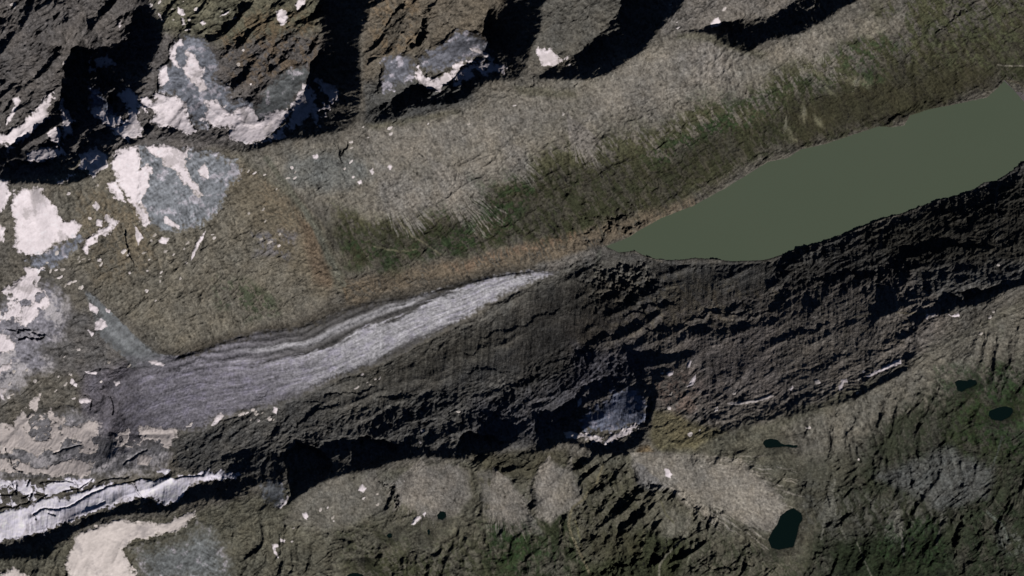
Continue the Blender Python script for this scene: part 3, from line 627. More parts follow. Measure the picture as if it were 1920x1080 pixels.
# crevasses in the firn and along the head of the snow ramp
for q in ('62,965 75,955 110,955 150,940 172,925 200,912 240,902 280,897', '75,905 110,900 140,902 146,925', '20,905 32,925 30,905', '40,935 60,925 85,925 70,940', '0,952 30,948 55,940 60,920', '62,965 68,972', '90,962 104,965', '175,950 195,942', '250,905 262,925 268,932', '330,896 380,890', '100,850 120,842 150,835',
          '10,840 20,870 40,885', '230,870 260,850 275,845', '160,740 170,752 168,765', '205,745 212,760 208,775', '0,925 25,925 32,918', '48,912 55,902', '120,922 140,918 170,900', '185,905 215,895 240,893'):
    l = dense(P(q), 5); sl = box_of(l, 12)
    dd = seg_dist(PX[sl] + 6 * WX[sl], PY[sl] + 6 * WY[sl], l, False)
    H[sl] -= 15 * np.exp(-(dd / 1.7) ** 2)
# troughs added between the ice and its lateral moraines to cast edge shadow lines
for q, dep, wd in (('300,665 330,671 380,657 430,637 480,625 550,617 600,601 640,581 700,566 780,554 860,534 930,516 1000,507', 7, 3.6), ('205,565 235,590 262,612 290,642 318,664', 10, 3.0), ('178,622 205,650 240,680', 7, 2.5),
                   ('1050,488 1100,474 1135,468', 5, 2.0), ('500,560 520,575 560,590', 5, 2), ('402,790 480,772 560,750 620,718 700,692 780,653 860,612', 6, 3.0)):
    l = dense(P(q), 8); sl = box_of(l, 16)
    dd = seg_dist(PX[sl] + 5 * WX[sl], PY[sl] + 5 * WY[sl], l, False)
    H[sl] -= dep * np.exp(-(dd / wd) ** 2) * (0.55 + 1.6 * np.clip(WX2[sl] + WY[sl], -0.3, 0.5))
# hollows cut back into the north wall of the southern ridge
for q, dep in (('548,838 556,828 575,832 600,845 620,860 618,885 600,900 575,918 550,932 538,900 528,855', 62), ('660,830 680,818 720,824 748,836 746,855 735,862 700,872 664,880 658,855', 52), ('858,818 880,810 925,820 950,830 940,840 905,848 865,852', 46),
               ('1022,812 1026,794 1058,780 1068,792 1066,815 1030,828', 40), ('1216,742 1226,735 1228,760 1218,790 1210,790', 30), ('1800,548 1830,536 1870,532 1890,538 1850,560 1810,568', 30), ('1280,605 1330,592 1400,596 1440,580 1460,600 1380,625 1300,625', 16),
               ('780,38 800,30 806,60 790,85 770,88 760,80', 44), ('500,130 530,85 556,62 560,80 530,115 505,145', 30), ('115,150 150,160 200,190 180,215 140,240 112,200', 30)):
    sl, d = sdist(P(q), 20, 9)
    H[sl] -= dep * sstep(-3, 9, d)
# ------------------------------------------------------------------ lakes cut into the relief
def cut_water(poly, level, bank, wr):
    sl, d = sdist(poly, 60, wr)
    h = H[sl]; dm = d * S
    out = np.clip(-dm, 0, None)
    hi = np.maximum(h, level + np.minimum(1.2 + out * bank, 6) - np.clip(out - 40, 0, None) * 0.6)
    if bank < 0.3:
        hi = hi + (level + 2 + out * 0.12 - hi) * sstep(110, 5, out) * 0.9
    H[sl] = np.where(dm > 0, level - 1.0 - np.minimum(dm * 0.35, 22), hi)
tip = np.hypot((PX - 1165 + 40 * WX) / 1.7, PY - 476 + 40 * WY)
flat_t = LAKE_Z + 1.0 + np.clip(tip - 24, 0, None) * 1.5
H = H + (np.minimum(H, flat_t) - H) * sstep(120, 22, tip)
cut_water(LAKE, LAKE_Z, 0.5, 1.2)
lip = LAKE_Z + 1.5 + np.clip(tip - 12, 0, None) * 2.2
H = np.where((tip < 90) & (H > LAKE_Z), np.minimum(H, lip), H)
tarn_z = []
for s, lab, cat in TARNS:
    p = P(s); cx, cy = p.mean(0)
    j = min(np.searchsorted(gy, cy), NY - 1); i = min(np.searchsorted(gx, cx), NX - 1)
    z = float(Hs[j, i]) - 3; tarn_z.append(z)
    cut_water(p, z, 0.15, 0.8)

# ------------------------------------------------------------------ ground colours (albedo)
def lin(c):
    c = np.array(c, dtype=np.float64) / 255
    g = c.mean(); c = g + (c - g) * 0.78; c = c * np.array([0.975, 0.985, 1.045])
    return (np.where(c <= 0.04045, c / 12.92, ((c + 0.055) / 1.055) ** 2.4) * K).astype(f32)
COL = np.empty((NY, NX, 3), dtype=f32); COL[:] = lin((92, 86, 72))
def paint(poly, col, soft=14, warp=10, big=14, amt=1.0, mod=None):
    sl, d = sdist(P(poly) if isinstance(poly, str) else poly, soft + 30, warp, big)
    m = sstep(-soft, soft, d) * amt
    if mod is not None: m = m * mod[sl]
    COL[sl] += (lin(col) - COL[sl]) * m[..., None]
nA = fbm(PX, PY, 60, 6, 101, 0.6); nB = fbm(PX, PY, 22, 5, 111, 0.65); nC = fbm(PX, PY, 8, 3, 121, 0.6)
patch = sstep(-0.12, 0.16, nB + 0.5 * nA)
patch2 = sstep(-0.05, 0.2, nB * 0.8 - 0.6 * nA + nC * 0.4)
speck = sstep(0.0, 0.3, nC + nB * 0.5)
fL = fibre(0.62, 0.78, 20, 4.5, 271)
patch = sstep(-0.10, 0.12, 0.5 * fL + nB * 0.7 + 0.5 * nA + 0.5 * nC + 0.45 * fN)
patch2 = sstep(-0.08, 0.16, nB * 0.6 - 0.5 * nA + nC * 0.6 + 0.5 * fN)
streaky = sstep(-0.2, 0.35, 0.55 * q2 + 0.35 * q3 + nB * 1.2)      # follows the gullies
OUT = '-4200,-4200 6100,-4200 6100,5300 -4200,5300'
# north-west crags
paint('-60,-60 620,-60 600,140 480,270 0,350 -60,350', (88, 82, 74), 20)
paint('280,-60 620,-60 600,60 420,80 300,60', (92, 88, 66), 20)
paint('400,60 480,20 590,20 600,120 520,160 430,150', (92, 74, 50), 20, amt=0.7, mod=patch)
paint('680,-60 960,-60 930,80 720,120 680,200', (96, 86, 68), 14)
paint('700,0 780,0 770,90 700,100', (108, 88, 60), 12, amt=0.7, mod=patch)
paint('680,150 900,150 900,200 680,240', (76, 74, 66), 10)
paint('1010,-60 1180,-60 1170,60 1080,110 1000,110', (84, 80, 68), 10)
paint('1240,-60 1600,-60 1480,20 1300,60 1240,60', (104, 97, 84), 10)
# slopes west of the debris cone
paint('100,300 480,290 600,440 640,520 600,570 330,670 200,560 120,480', (102, 95, 77), 20)
paint('120,350 300,340 300,500 180,540', (96, 84, 62), 20, amt=0.7, mod=patch)
paint('470,310 500,320 560,370 600,430 590,460 520,440 480,380', (102, 80, 52), 16, amt=0.7, mod=streaky)
paint('440,310 520,340 600,430 645,525 610,560 540,510 470,430 420,360', (103, 92, 69), 20, 10, 12, 0.7)
paint('560,410 600,430 640,510 620,540 590,530', (100, 82, 60), 10, 5, 4, amt=0.8)
paint('440,290 500,310 560,370 600,420 650,520 660,560 630,540 590,430 540,370 490,330', (92, 88, 70), 6, 4, 3, amt=0.9)
paint('400,520 460,530 520,560 520,590 470,600 410,570', (48, 60, 34), 14, amt=0.75, mod=patch)
paint('470,430 560,440 540,490 480,480', (92, 88, 86), 12, amt=0.8, mod=patch)
paint('150,690 240,680 330,672 330,830 150,830', (94, 88, 92), 16, 14, 16, 0.8)
paint('100,560 200,600 240,680 160,700 60,700 60,600', (90, 86, 80), 14, 12, 12, 0.7)
paint('240,650 330,655 430,624 560,600 640,566 780,538 930,500 1000,494 1000,512 800,560 640,590 560,620 430,645 330,680', (70, 64, 52), 6, 4, 4, 0.85)
# big valley slope
paint('440,290 640,270 980,160 1260,70 1330,90 1440,100 1600,40 1600,160 1300,260 1000,320 850,400 700,420 600,380', (108, 101, 84), 16)
paint('540,290 660,290 700,330 620,360 540,340', (96, 98, 90), 16, amt=0.7)
paint('620,380 680,400 760,410 840,400 900,340 960,300 1060,270 1160,250 1260,210 1360,190 1460,130 1560,90 1640,20 1700,-60 2000,-60 2000,130 1900,150 1720,210 1640,240 1500,270 1400,310 1200,410 1000,450 860,470 740,505 650,505 630,450', (62, 62, 36), 22, 14, 30, 0.9, mod=sstep(-0.25, 0.12, nB * 0.6 + 0.6 * nA + 0.5 * nC + 1.1 * fN + 0.9 * fL))
paint('640,430 740,450 860,410 960,330 1060,320 1160,330 1260,270 1340,230 1500,230 1640,190 1880,120 2000,80 2000,150 1880,150 1700,215 1500,272 1300,340 1100,430 900,460 740,500 650,500', (36, 47, 24), 18, 14, 24, 0.9, mod=patch)
paint('860,330 960,320 980,360 960,440 850,460 800,420', (36, 56, 22), 16, 12, 20, 0.8, mod=patch2)
paint('1280,180 1400,170 1560,130 1640,190 1480,250 1330,250', (36, 52, 22), 16, 12, 20, 0.6, mod=patch2)
paint('1480,200 1640,150 1760,140 1880,120 1860,170 1700,215 1640,236 1500,262', (54, 48, 32), 22, 12, 22, 0.75)
paint('1180,330 1330,250 1480,190 1640,120 1800,60 2000,-20 2000,140 1880,150 1700,212 1500,265 1300,350', (50, 48, 30), 26, 14, 30, 0.75)
paint('600,420 760,440 900,360 1060,300 1200,300 1300,370 1100,430 860,465 740,505 650,505', (52, 50, 32), 26, 14, 30, 0.65)
paint('1660,20 2000,-60 2000,110 1800,130 1700,110', (66, 68, 42), 16, 12, 16, 0.7, mod=patch2)
paint('1440,90 1560,40 1640,30 1690,50 1640,70 1560,70 1500,110 1440,130', (110, 102, 84), 8, 8, 10, 0.8, mod=patch)
paint('1600,40 1690,30 1700,50 1670,66', (106, 98, 78), 6, 6, 6, 0.8)
for s in ('1575,150 1610,140 1640,150 1630,165 1605,160', '1475,225 1485,245 1495,262 1485,268 1478,240', '1500,220 1510,190 1514,215 1510,232', '1525,215 1540,225 1545,240 1530,232', '1540,155 1560,170 1570,180 1555,178', '1500,130 1540,135 1556,160 1545,150 1520,138'):
    paint(s, (96, 92, 66), 4, 5, 4, 0.75)
paint('640,530 740,508 860,485 960,465 1100,430 1200,400 1300,370 1320,385 1230,420 1130,462 1080,478 960,500 860,520 740,545 650,570', (100, 86, 64), 10, 8, 10, 0.9, mod=sstep(-0.5, 0.1, nB + 0.3 * q3))
paint('830,500 1000,450 1080,430 1090,440 980,475 860,510', (112, 84, 60), 8, 8, 8, 0.45, mod=streaky)
paint('1000,500 1060,480 1130,462 1160,470 1120,485 1060,505 1040,512', (104, 98, 86), 6, 5, 3, 0.9)
# south side of the glacier valley
paint('500,760 620,720 700,692 860,612 1000,532 1140,470 1300,488 1450,490 1700,400 1920,300 2000,260 2000,520 1780,560 1500,560 1200,620 1100,760 1000,840 700,860 520,880 420,900 330,880 320,820', (86, 83, 74), 12, 10, 10)
paint('1000,530 1140,480 1230,500 1200,530 1060,600 900,680 760,760 600,790 640,730 860,620', (92, 88, 76), 10, 8, 8, 0.9)
paint('1050,600 1300,560 1700,500 1780,600 1700,700 1500,760 1300,820 1080,760', (100, 92, 80), 18, 12, 20, 0.85)
paint('1100,540 1260,520 1500,540 1400,620 1200,620 1080,680', (94, 84, 62), 18, 12, 20, 0.6, mod=patch)
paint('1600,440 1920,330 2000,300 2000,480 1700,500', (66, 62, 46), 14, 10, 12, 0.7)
paint('1220,680 1320,700 1330,760 1270,780 1230,740', (106, 86, 70), 10, 8, 8, 0.7, mod=patch)
# plateau and southern slopes
paint('1080,860 1230,840 1450,790 1700,680 1920,560 2000,520 2000,1140 -60,1140 -60,1060 300,970 600,900 900,860', (86, 82, 64), 10, 8, 10)
paint('1460,810 1620,740 1760,640 1920,570 2000,560 2000,700 1760,740 1620,850 1500,880', (102, 96, 80), 16, 12, 20, 0.8)
paint('1460,880 1700,790 2000,670 2000,1140 1480,1140 1500,1040 1540,960', (62, 61, 48), 24, 14, 24, 0.8)
paint('1660,780 1760,720 2000,640 2000,1140 1540,1140 1500,1030 1560,960', (44, 48, 32), 30, 14, 34, 0.9, mod=sstep(-0.4, 0.15, nB + nA + 0.9 * fS))
paint('1740,820 1860,700 2000,680 2000,880 1820,860', (44, 52, 28), 24, 14, 30, 0.85, mod=patch)
paint('1560,1020 1700,980 1780,960 1790,1140 1560,1140', (34, 42, 24), 24, 14, 24, 0.9)
paint('1500,900 1600,930 1760,930 1800,980 1700,1000 1560,1010 1510,980', (74, 72, 60), 16, 12, 16, 0.8, mod=streaky)
paint('1640,890 1780,840 1860,880 1850,940 1760,950 1700,920', (84, 84, 76), 14, 12, 12, 0.8)
paint('1830,930 1900,940 1960,1000 1960,1140 1800,1140 1810,1000', (40, 48, 30), 20, 14, 24, 0.85, mod=patch)
paint('1870,990 1930,1010 1920,1040 1860,1030', (84, 84, 72), 10, 12, 12, 0.7, mod=patch2)
paint('1300,1000 1440,1020 1520,1060 1540,1140 1200,1140 1220,1060', (50, 52, 34), 20, 12, 20, 0.85, mod=streaky)
paint('1200,990 1290,1010 1260,1140 1080,1140 1080,1060 1150,1040', (46, 50, 28), 14, 12, 16, 0.9)
paint('940,970 1060,960 1080,1000 1100,1060 1060,1140 860,1140 900,1040', (38, 46, 24), 18, 14, 26, 0.9, mod=sstep(-0.4, 0.2, nB + nA + 0.9 * fS))
paint('900,980 980,970 1000,1040 940,1060', (38, 54, 24), 14, 12, 16, 0.7, mod=patch)
paint('620,990 760,1000 940,1010 900,1140 680,1140', (60, 60, 40), 20, 14, 26, 0.85, mod=patch)
paint('700,1040 900,1060 900,1140 700,1140', (52, 54, 32), 20, 12, 20, 0.7, mod=patch)
paint('1080,900 1190,860 1220,960 1200,1040 1110,1040 1080,960', (62, 60, 42), 14, 10, 12, 0.8, mod=patch)
paint('1100,1000 1200,990 1200,1050 1100,1040', (58, 56, 36), 14, 10, 12, 0.7)
paint('880,850 1060,840 1100,880 1000,900 920,900', (66, 62, 44), 10, 8, 8, 0.8)
paint('560,895 700,885 760,900 720,960 620,1000 540,980', (100, 95, 80), 14, 10, 16, 0.9)
paint('745,905 790,880 840,868 872,885 880,925 860,960 820,975 775,960 745,930', (114, 107, 92), 8, 8, 8, 0.95)
paint('895,890 925,880 960,905 990,960 1020,1000 980,1000 910,960', (98, 93, 80), 8, 8, 10, 0.9, mod=sstep(-0.8, -0.1, q2 * 0.6 + nB * 2))
paint('1015,880 1040,862 1075,885 1090,920 1085,950 1050,965 1030,985 1000,960 1005,910', (112, 105, 90), 6, 8, 8, 0.95)
paint('1182,852 1235,846 1300,868 1400,872 1450,915 1482,960 1450,1000 1400,985 1330,935 1240,920 1195,905', (116, 108, 92), 8, 8, 8, 0.95)
paint('1190,870 1260,880 1290,900 1220,925 1195,910', (106, 104, 98), 8, 8, 6, 0.6)
paint('1200,838 1215,836 1225,848 1190,850', (108, 86, 52), 5, 5, 3, 0.7)
paint('1245,960 1290,965 1285,990 1262,1010 1240,985', (94, 90, 72), 5, 8, 6, 0.85)
paint('1225,768 1250,770 1330,800 1360,810 1300,840 1230,845 1215,820', (96, 88, 56), 8, 6, 6, 0.8)
def fan(x0, y0, deg, half, length, col, amt=0.95, seed=0):
    """scree fan spreading from its apex, with ragged fingers at the foot"""
    sl = box_of(np.array([[x0, y0]]), length * 1.4)
    dx = PX[sl] - x0 + 5 * WX[sl]; dy = PY[sl] - y0 + 5 * WY[sl]
    rr_ = np.sqrt(dx * dx + dy * dy) + 1e-3
    a = np.arctan2(dy, dx) - math.radians(deg)
    a = (a + np.pi) % (2 * np.pi) - np.pi
    h = math.radians(half)
    fing = fbm(a * 22 / max(h, 0.2), rr_ / 60, 1.0, 3, 301 + seed)
    edge_l = length * (0.85 - 0.25 * (a / h) ** 2 + 0.55 * fing)
    m = sstep(1.08, 0.9, np.abs(a) / h + 0.15 * nB[sl]) * sstep(0.0, -10.0, rr_ - edge_l) * amt
    tone_ = 1 + 0.35 * fbm(a * 30 / max(h, 0.2), rr_ / 150, 1.0, 3, 311 + seed)
    COL[sl] += (lin(col) * tone_[..., None] - COL[sl]) * m[..., None]
for k, f_ in enumerate([(790, 862, 96, 48, 120, (122, 114, 98)), (862, 866, 120, 22, 90, (116, 108, 92)), (925, 872, 72, 26, 150, (116, 108, 92)), (1030, 852, 98, 26, 115, (122, 114, 98)), (1072, 850, 100, 14, 110, (116, 108, 90)),
                        (1175, 846, 22, 20, 330, (124, 116, 98)), (1265, 945, 96, 20, 70, (110, 104, 84)), (1300, 950, 110, 9, 70, (104, 98, 80)), (640, 880, 100, 40, 110, (106, 100, 84)), (700, 872, 96, 26, 90, (104, 98, 84)),
                        (1640, 20, 115, 26, 60, (116, 108, 88)), (1700, 10, 120, 22, 70, (112, 104, 86)), (1540, 55, 120, 40, 80, (118, 110, 92)), (1610, 140, 110, 22, 34, (100, 96, 76)), (1510, 196, 95, 14, 34, (98, 94, 72)), (1475, 215, 95, 10, 44, (98, 94, 72)),
                        (1330, 78, 100, 60, 90, (120, 112, 98)), (700, 300, 52, 26, 170, (112, 106, 92)), (800, 290, 50, 20, 190, (114, 107, 92)), (930, 250, 52, 20, 120, (114, 107, 92)), (1060, 210, 60, 22, 120, (116, 108, 94)),
                        (1560, 905, 95, 16, 90, (88, 86, 72)), (1680, 935, 92, 20, 100, (84, 82, 70))]):
    fan(*f_, amt=0.85, seed=k * 3)
paint('160,545 182,560 218,600 262,640 302,666 330,668 300,690 245,690 235,665 200,638 178,600', (88, 89, 84), 5, 4, 3, 0.9)
for q in ('640,430 720,470 820,450 900,400 960,340 1010,350 960,430 860,470 740,500 650,500', '1180,290 1280,250 1400,200 1440,215 1340,260 1220,310', '1560,100 1650,60 1690,80 1640,120 1580,130', '1600,130 1660,115 1660,150 1610,165', '920,990 1000,980 1040,1040 960,1080 900,1060', '1740,690 1860,680 1960,720 1920,860 1820,830', '1640,990 1760,970 1780,1060 1640,1080'):
    paint(q, (38, 56, 28), 14, 14, 20, 0.6, mod=patch2)
# chutes and stream beds (pale gravel)
def trail(s, w, col, amt=0.8):
    l = P(s); sl = box_of(l, w * 3 + 8)
    d = seg_dist(PX[sl] + 4 * WX[sl], PY[sl] + 4 * WY[sl], l, False)
    m = (1 - sstep(w * 0.4, w, d)) * amt
    COL[sl] += (lin(col) - COL[sl]) * m[..., None]
for s, w, c in [('1130,870 1118,905 1095,935 1072,955 1066,985 1075,1010 1090,1040 1105,1075', 3.4, (104, 96, 68)), ('1078,975 1088,1010 1092,1030', 2.4, (96, 92, 60)),
                ('1290,1000 1265,1025 1240,1050 1232,1090', 3, (98, 94, 76)), ('1310,1000 1298,1030 1288,1055', 2.4, (92, 90, 68)), ('1208,990 1206,1020 1200,1040', 2.4, (90, 86, 60)), ('1240,940 1250,965 1262,980', 2, (92, 88, 60)),
                ('1652,415 1655,440 1650,465 1654,515', 3.4, (110, 104, 88)), ('1872,345 1868,380 1870,440 1866,480', 3, (112, 106, 90)), ('1832,360 1835,380 1830,430', 2.6, (96, 90, 70)),
                ('1305,490 1300,520 1310,560', 3, (104, 98, 82)), ('1332,488 1338,520 1330,560 1345,590', 4, (108, 102, 86)), ('1345,540 1350,580', 3, (108, 102, 86)), ('1395,500 1380,530 1372,550', 3, (100, 94, 80)), ('1475,480 1487,500', 3, (100, 96, 84)), ('1460,484 1462,505', 3, (100, 96, 84)),
                ('1125,470 1118,500 1112,540 1118,580', 4, (104, 102, 86)), ('1180,470 1210,480 1240,490', 3, (116, 108, 90)), ('1590,560 1585,620 1588,690', 3, (104, 98, 78)), ('1530,540 1545,590', 3, (94, 90, 66)),
                ('745,410 770,440 800,460 828,478', 2.6, (98, 92, 68)), ('620,500 640,520 650,560', 3, (112, 94, 68)), ('700,462 750,472 780,468', 2.4, (90, 86, 60)),
                ('1565,900 1560,940 1548,970 1540,1010', 3, (96, 94, 78)), ('1680,950 1690,1000 1695,1040', 3, (92, 90, 76)), ('1765,960 1762,1000 1755,1020', 3, (98, 96, 80)), ('1600,1000 1615,1040 1635,1080', 2.2, (84, 84, 66)), ('1565,960 1585,1010', 2.6, (90, 88, 72)),
                ('1860,880 1870,850 1880,820', 2.6, (66, 70, 58)), ('1850,960 1880,985 1890,1010', 3.4, (92, 96, 80)), ('1850,600 1880,620 1875,640', 2.4, (102, 98, 78)), ('1600,595 1660,585 1740,590', 2.4, (104, 94, 66)), ('1870,122 1895,124 1935,120', 2, (112, 104, 84)), ('1890,150 1910,156 1930,170', 3, (96, 88, 66))]:
    trail(s, w, c)
paint('1135,462 1170,450 1215,430 1225,440 1205,478 1190,470 1160,473', (72, 80, 62), 3, 3, 0)
trail('498,296 530,338 560,378 588,424 608,464 628,504 645,535', 7, (94, 92, 74), 0.85)
for q in ('1130,160 1200,110 1260,80 1330,85 1400,110 1380,150 1250,190 1150,220 1080,230', '660,260 760,240 880,215 980,190 1050,200 960,260 820,300 700,300', '720,400 700,330 800,320 940,290 1000,280 900,360 800,400'):
    paint(q, (122, 114, 98), 26, 14, 24, 0.55)
for q in ('960,160 1080,170 1080,185 980,180', '1270,60 1350,66 1440,100 1430,112 1330,80 1270,72', '680,235 860,205 860,215 700,245'):
    paint(q, (84, 80, 58), 6, 6, 4, 0.6)
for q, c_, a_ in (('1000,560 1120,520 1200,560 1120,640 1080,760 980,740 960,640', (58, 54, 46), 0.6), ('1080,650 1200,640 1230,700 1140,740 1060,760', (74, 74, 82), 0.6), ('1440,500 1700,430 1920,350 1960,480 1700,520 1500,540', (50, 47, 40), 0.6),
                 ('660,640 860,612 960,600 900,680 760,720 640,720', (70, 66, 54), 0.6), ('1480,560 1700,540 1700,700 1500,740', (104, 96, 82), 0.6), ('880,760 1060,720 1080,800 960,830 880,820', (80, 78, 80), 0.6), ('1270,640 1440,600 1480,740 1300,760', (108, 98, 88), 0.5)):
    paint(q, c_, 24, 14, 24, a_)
# tone breakup: random speckle plus gully and small rock shading put into the colour
sp1 = fbm(PX, PY, 4.5, 2, 251); sp2 = fbm(PX, PY, 11, 4, 261, 0.7)
v = 1 + 0.45 * nA + 0.42 * nB + 0.42 * nC + 0.14 * q3 + 0.25 * np.where(PY < 480, fN, fS) + 0.5 * sp1 - 0.55 * sstep(0.22, 0.5, -sp2) + 0.3 * (fol2 - 0.35) * rough + 0.22 * q2 * rough
v = v + (1 + 0.5 * nA + 0.25 * nB - v) * sstep(0, 0.3, edge)
COL = COL * 0.80
warm = nA * 0.6 - nB * 0.4
COL = COL * v[..., None] * np.stack([1 + 0.10 * warm, 1 + 0.02 * warm, 1 - 0.10 * warm], -1)
COL = np.clip(COL, 0.012, 0.9).astype(f32)

# ------------------------------------------------------------------ meshes
WXm = ((gx - 960) * S).astype(f32); WYm = ((540 - gy) * S).astype(f32)
def new_mesh(name, verts, faces, mat, col=None, smooth=True):
    me = bpy.data.meshes.new(name)
    nf = len(faces)
    me.vertices.add(len(verts)); me.vertices.foreach_set('co', np.ascontiguousarray(verts, dtype=f32).ravel())
    me.loops.add(nf * 4); me.loops.foreach_set('vertex_index', np.ascontiguousarray(faces, dtype=np.int32).ravel())
    me.polygons.add(nf); me.polygons.foreach_set('loop_start', np.arange(0, nf * 4, 4, dtype=np.int32))
    me.update(calc_edges=True)
    if smooth: me.polygons.foreach_set('use_smooth', np.ones(nf, dtype=bool))
    if col is not None:
        a = me.color_attributes.new('tone', 'FLOAT_COLOR', 'POINT')
        a.data.foreach_set('color', np.concatenate([col, np.ones((len(col), 1), dtype=f32)], 1).astype(f32).ravel())
    me.materials.append(mat)
    me.validate()
    o = bpy.data.objects.new(name, me)
    scene.collection.objects.link(o)
    return o
def sheet(name, sl, Z, mask, mat, col=None):
    """the grid cells whose corners are in mask, as a mesh"""
    js, is_ = sl
    ny, nx = Z.shape
    cell = mask[:-1, :-1] | mask[1:, :-1] | mask[:-1, 1:] | mask[1:, 1:]
    if not cell.any(): return None
    jj, ii = np.nonzero(cell)
    idx = jj * nx + ii
    f = np.stack([idx, idx + nx, idx + nx + 1, idx + 1], 1)
    used = np.unique(f)
    remap = np.full(ny * nx, -1, dtype=np.int64); remap[used] = np.arange(len(used))
    X = np.broadcast_to(WXm[is_][None, :], Z.shape).ravel()[used]; Y = np.broadcast_to(WYm[js][:, None], Z.shape).ravel()[used]
    v = np.stack([X, Y, Z.ravel()[used]], 1)
    c = None if col is None else col.reshape(-1, 3)[used]
    return new_mesh(name, v, remap[f], mat, c)

def ground_mat(name, rough_v, n1, a1, n2, a2, bump, dist, spec=0.2, tint=None, bscale=None):
    m = bpy.data.materials.new(name); m.use_nodes = True
    nt = m.node_tree; N = nt.nodes; b = N['Principled BSDF']
    b.inputs['Roughness'].default_value = rough_v
    b.inputs['Specular IOR Level'].default_value = spec
    at = N.new('ShaderNodeVertexColor'); at.layer_name = 'tone'
    tc = N.new('ShaderNodeTexCoord')
    def noise(scale, det, ro=0.6):
        t = N.new('ShaderNodeTexNoise'); t.inputs['Scale'].default_value = scale; t.inputs['Detail'].default_value = det; t.inputs['Roughness'].default_value = ro
        nt.links.new(tc.outputs['Object'], t.inputs['Vector']); return t
    def ramp(src, lo, hi):
        r = N.new('ShaderNodeMapRange'); r.inputs['From Min'].default_value = 0.3; r.inputs['From Max'].default_value = 0.7
        r.inputs['To Min'].default_value = lo; r.inputs['To Max'].default_value = hi
        nt.links.new(src, r.inputs['Value']); return r
    t1 = noise(n1, 5); t2 = noise(n2, 4)
    r1 = ramp(t1.outputs[0], 1 - a1, 1 + a1); r2 = ramp(t2.outputs[0], 1 - a2, 1 + a2)
    mu = N.new('ShaderNodeMath'); mu.operation = 'MULTIPLY'
    nt.links.new(r1.outputs[0], mu.inputs[0]); nt.links.new(r2.outputs[0], mu.inputs[1])
    vm = N.new('ShaderNodeVectorMath'); vm.operation = 'SCALE'
    nt.links.new(at.outputs[0], vm.inputs[0]); nt.links.new(mu.outputs[0], vm.inputs['Scale'])
    nt.links.new(vm.outputs[0], b.inputs['Base Color'])
    tb = noise(bscale or n2, 5, 0.65)
    bp = N.new('ShaderNodeBump'); bp.inputs['Strength'].default_value = bump; bp.inputs['Distance'].default_value = dist
    nt.links.new(tb.outputs[0], bp.inputs['Height']); nt.links.new(bp.outputs[0], b.inputs['Normal'])
    return m
M_rock = ground_mat('alpine_rock_scree_and_turf', 0.95, 0.05, 0.28, 0.16, 0.30, 0.9, 6, 0.1, bscale=0.11)
M_ice = ground_mat('bare_glacier_ice', 0.8, 0.02, 0.12, 0.10, 0.18, 0.5, 4, 0.2)
M_snow = ground_mat('old_summer_snow', 0.85, 0.012, 0.09, 0.06, 0.05, 0.25, 2, 0.2)
def water_mat(name, col, rgh, spec):
    m = bpy.data.materials.new(name); m.use_nodes = True
    nt = m.node_tree; N = nt.nodes; b = N['Principled BSDF']
    tc = N.new('ShaderNodeTexCoord'); t = N.new('ShaderNodeTexNoise'); t.inputs['Scale'].default_value = 0.0016; t.inputs['Detail'].default_value = 2
    nt.links.new(tc.outputs['Object'], t.inputs['Vector'])
    mx = N.new('ShaderNodeMix'); mx.data_type = 'RGBA'
    mx.inputs[6].default_value = (*[c * 0.96 for c in col], 1); mx.inputs[7].default_value = (col[0] * 1.06, col[1] * 1.01, col[2] * 1.05, 1)
    nt.links.new(t.outputs[0], mx.inputs[0]); nt.links.new(mx.outputs[2], b.inputs['Base Color'])
    b.inputs['Roughness'].default_value = rgh; b.inputs['Specular IOR Level'].default_value = spec
    w = N.new('ShaderNodeTexNoise'); w.inputs['Scale'].default_value = 0.25; nt.links.new(tc.outputs['Object'], w.inputs['Vector'])
    bp = N.new('ShaderNodeBump'); bp.inputs['Strength'].default_value = 0.05; bp.inputs['Distance'].default_value = 0.3
    nt.links.new(w.outputs[0], bp.inputs['Height']); nt.links.new(bp.outputs[0], b.inputs['Normal'])
    return m
M_milk = water_mat('milky_green_lake_water', tuple(lin((73, 84, 60))), 0.35, 0.25)
M_tarn = water_mat('dark_clear_tarn_water', (0.004, 0.011, 0.010), 0.12, 0.2)

def put(o, label=None, cat=None, group=None, kind=None):
    if label: o['label'] = label
    if cat: o['category'] = cat
    if group: o['group'] = group
    if kind: o['kind'] = kind
    return o

full = (slice(0, NY), slice(0, NX))
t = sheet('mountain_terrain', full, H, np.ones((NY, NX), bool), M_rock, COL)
put(t, 'rocky alpine mountainsides, ridges and valley floor around the glacier and lake', 'terrain', kind='structure')

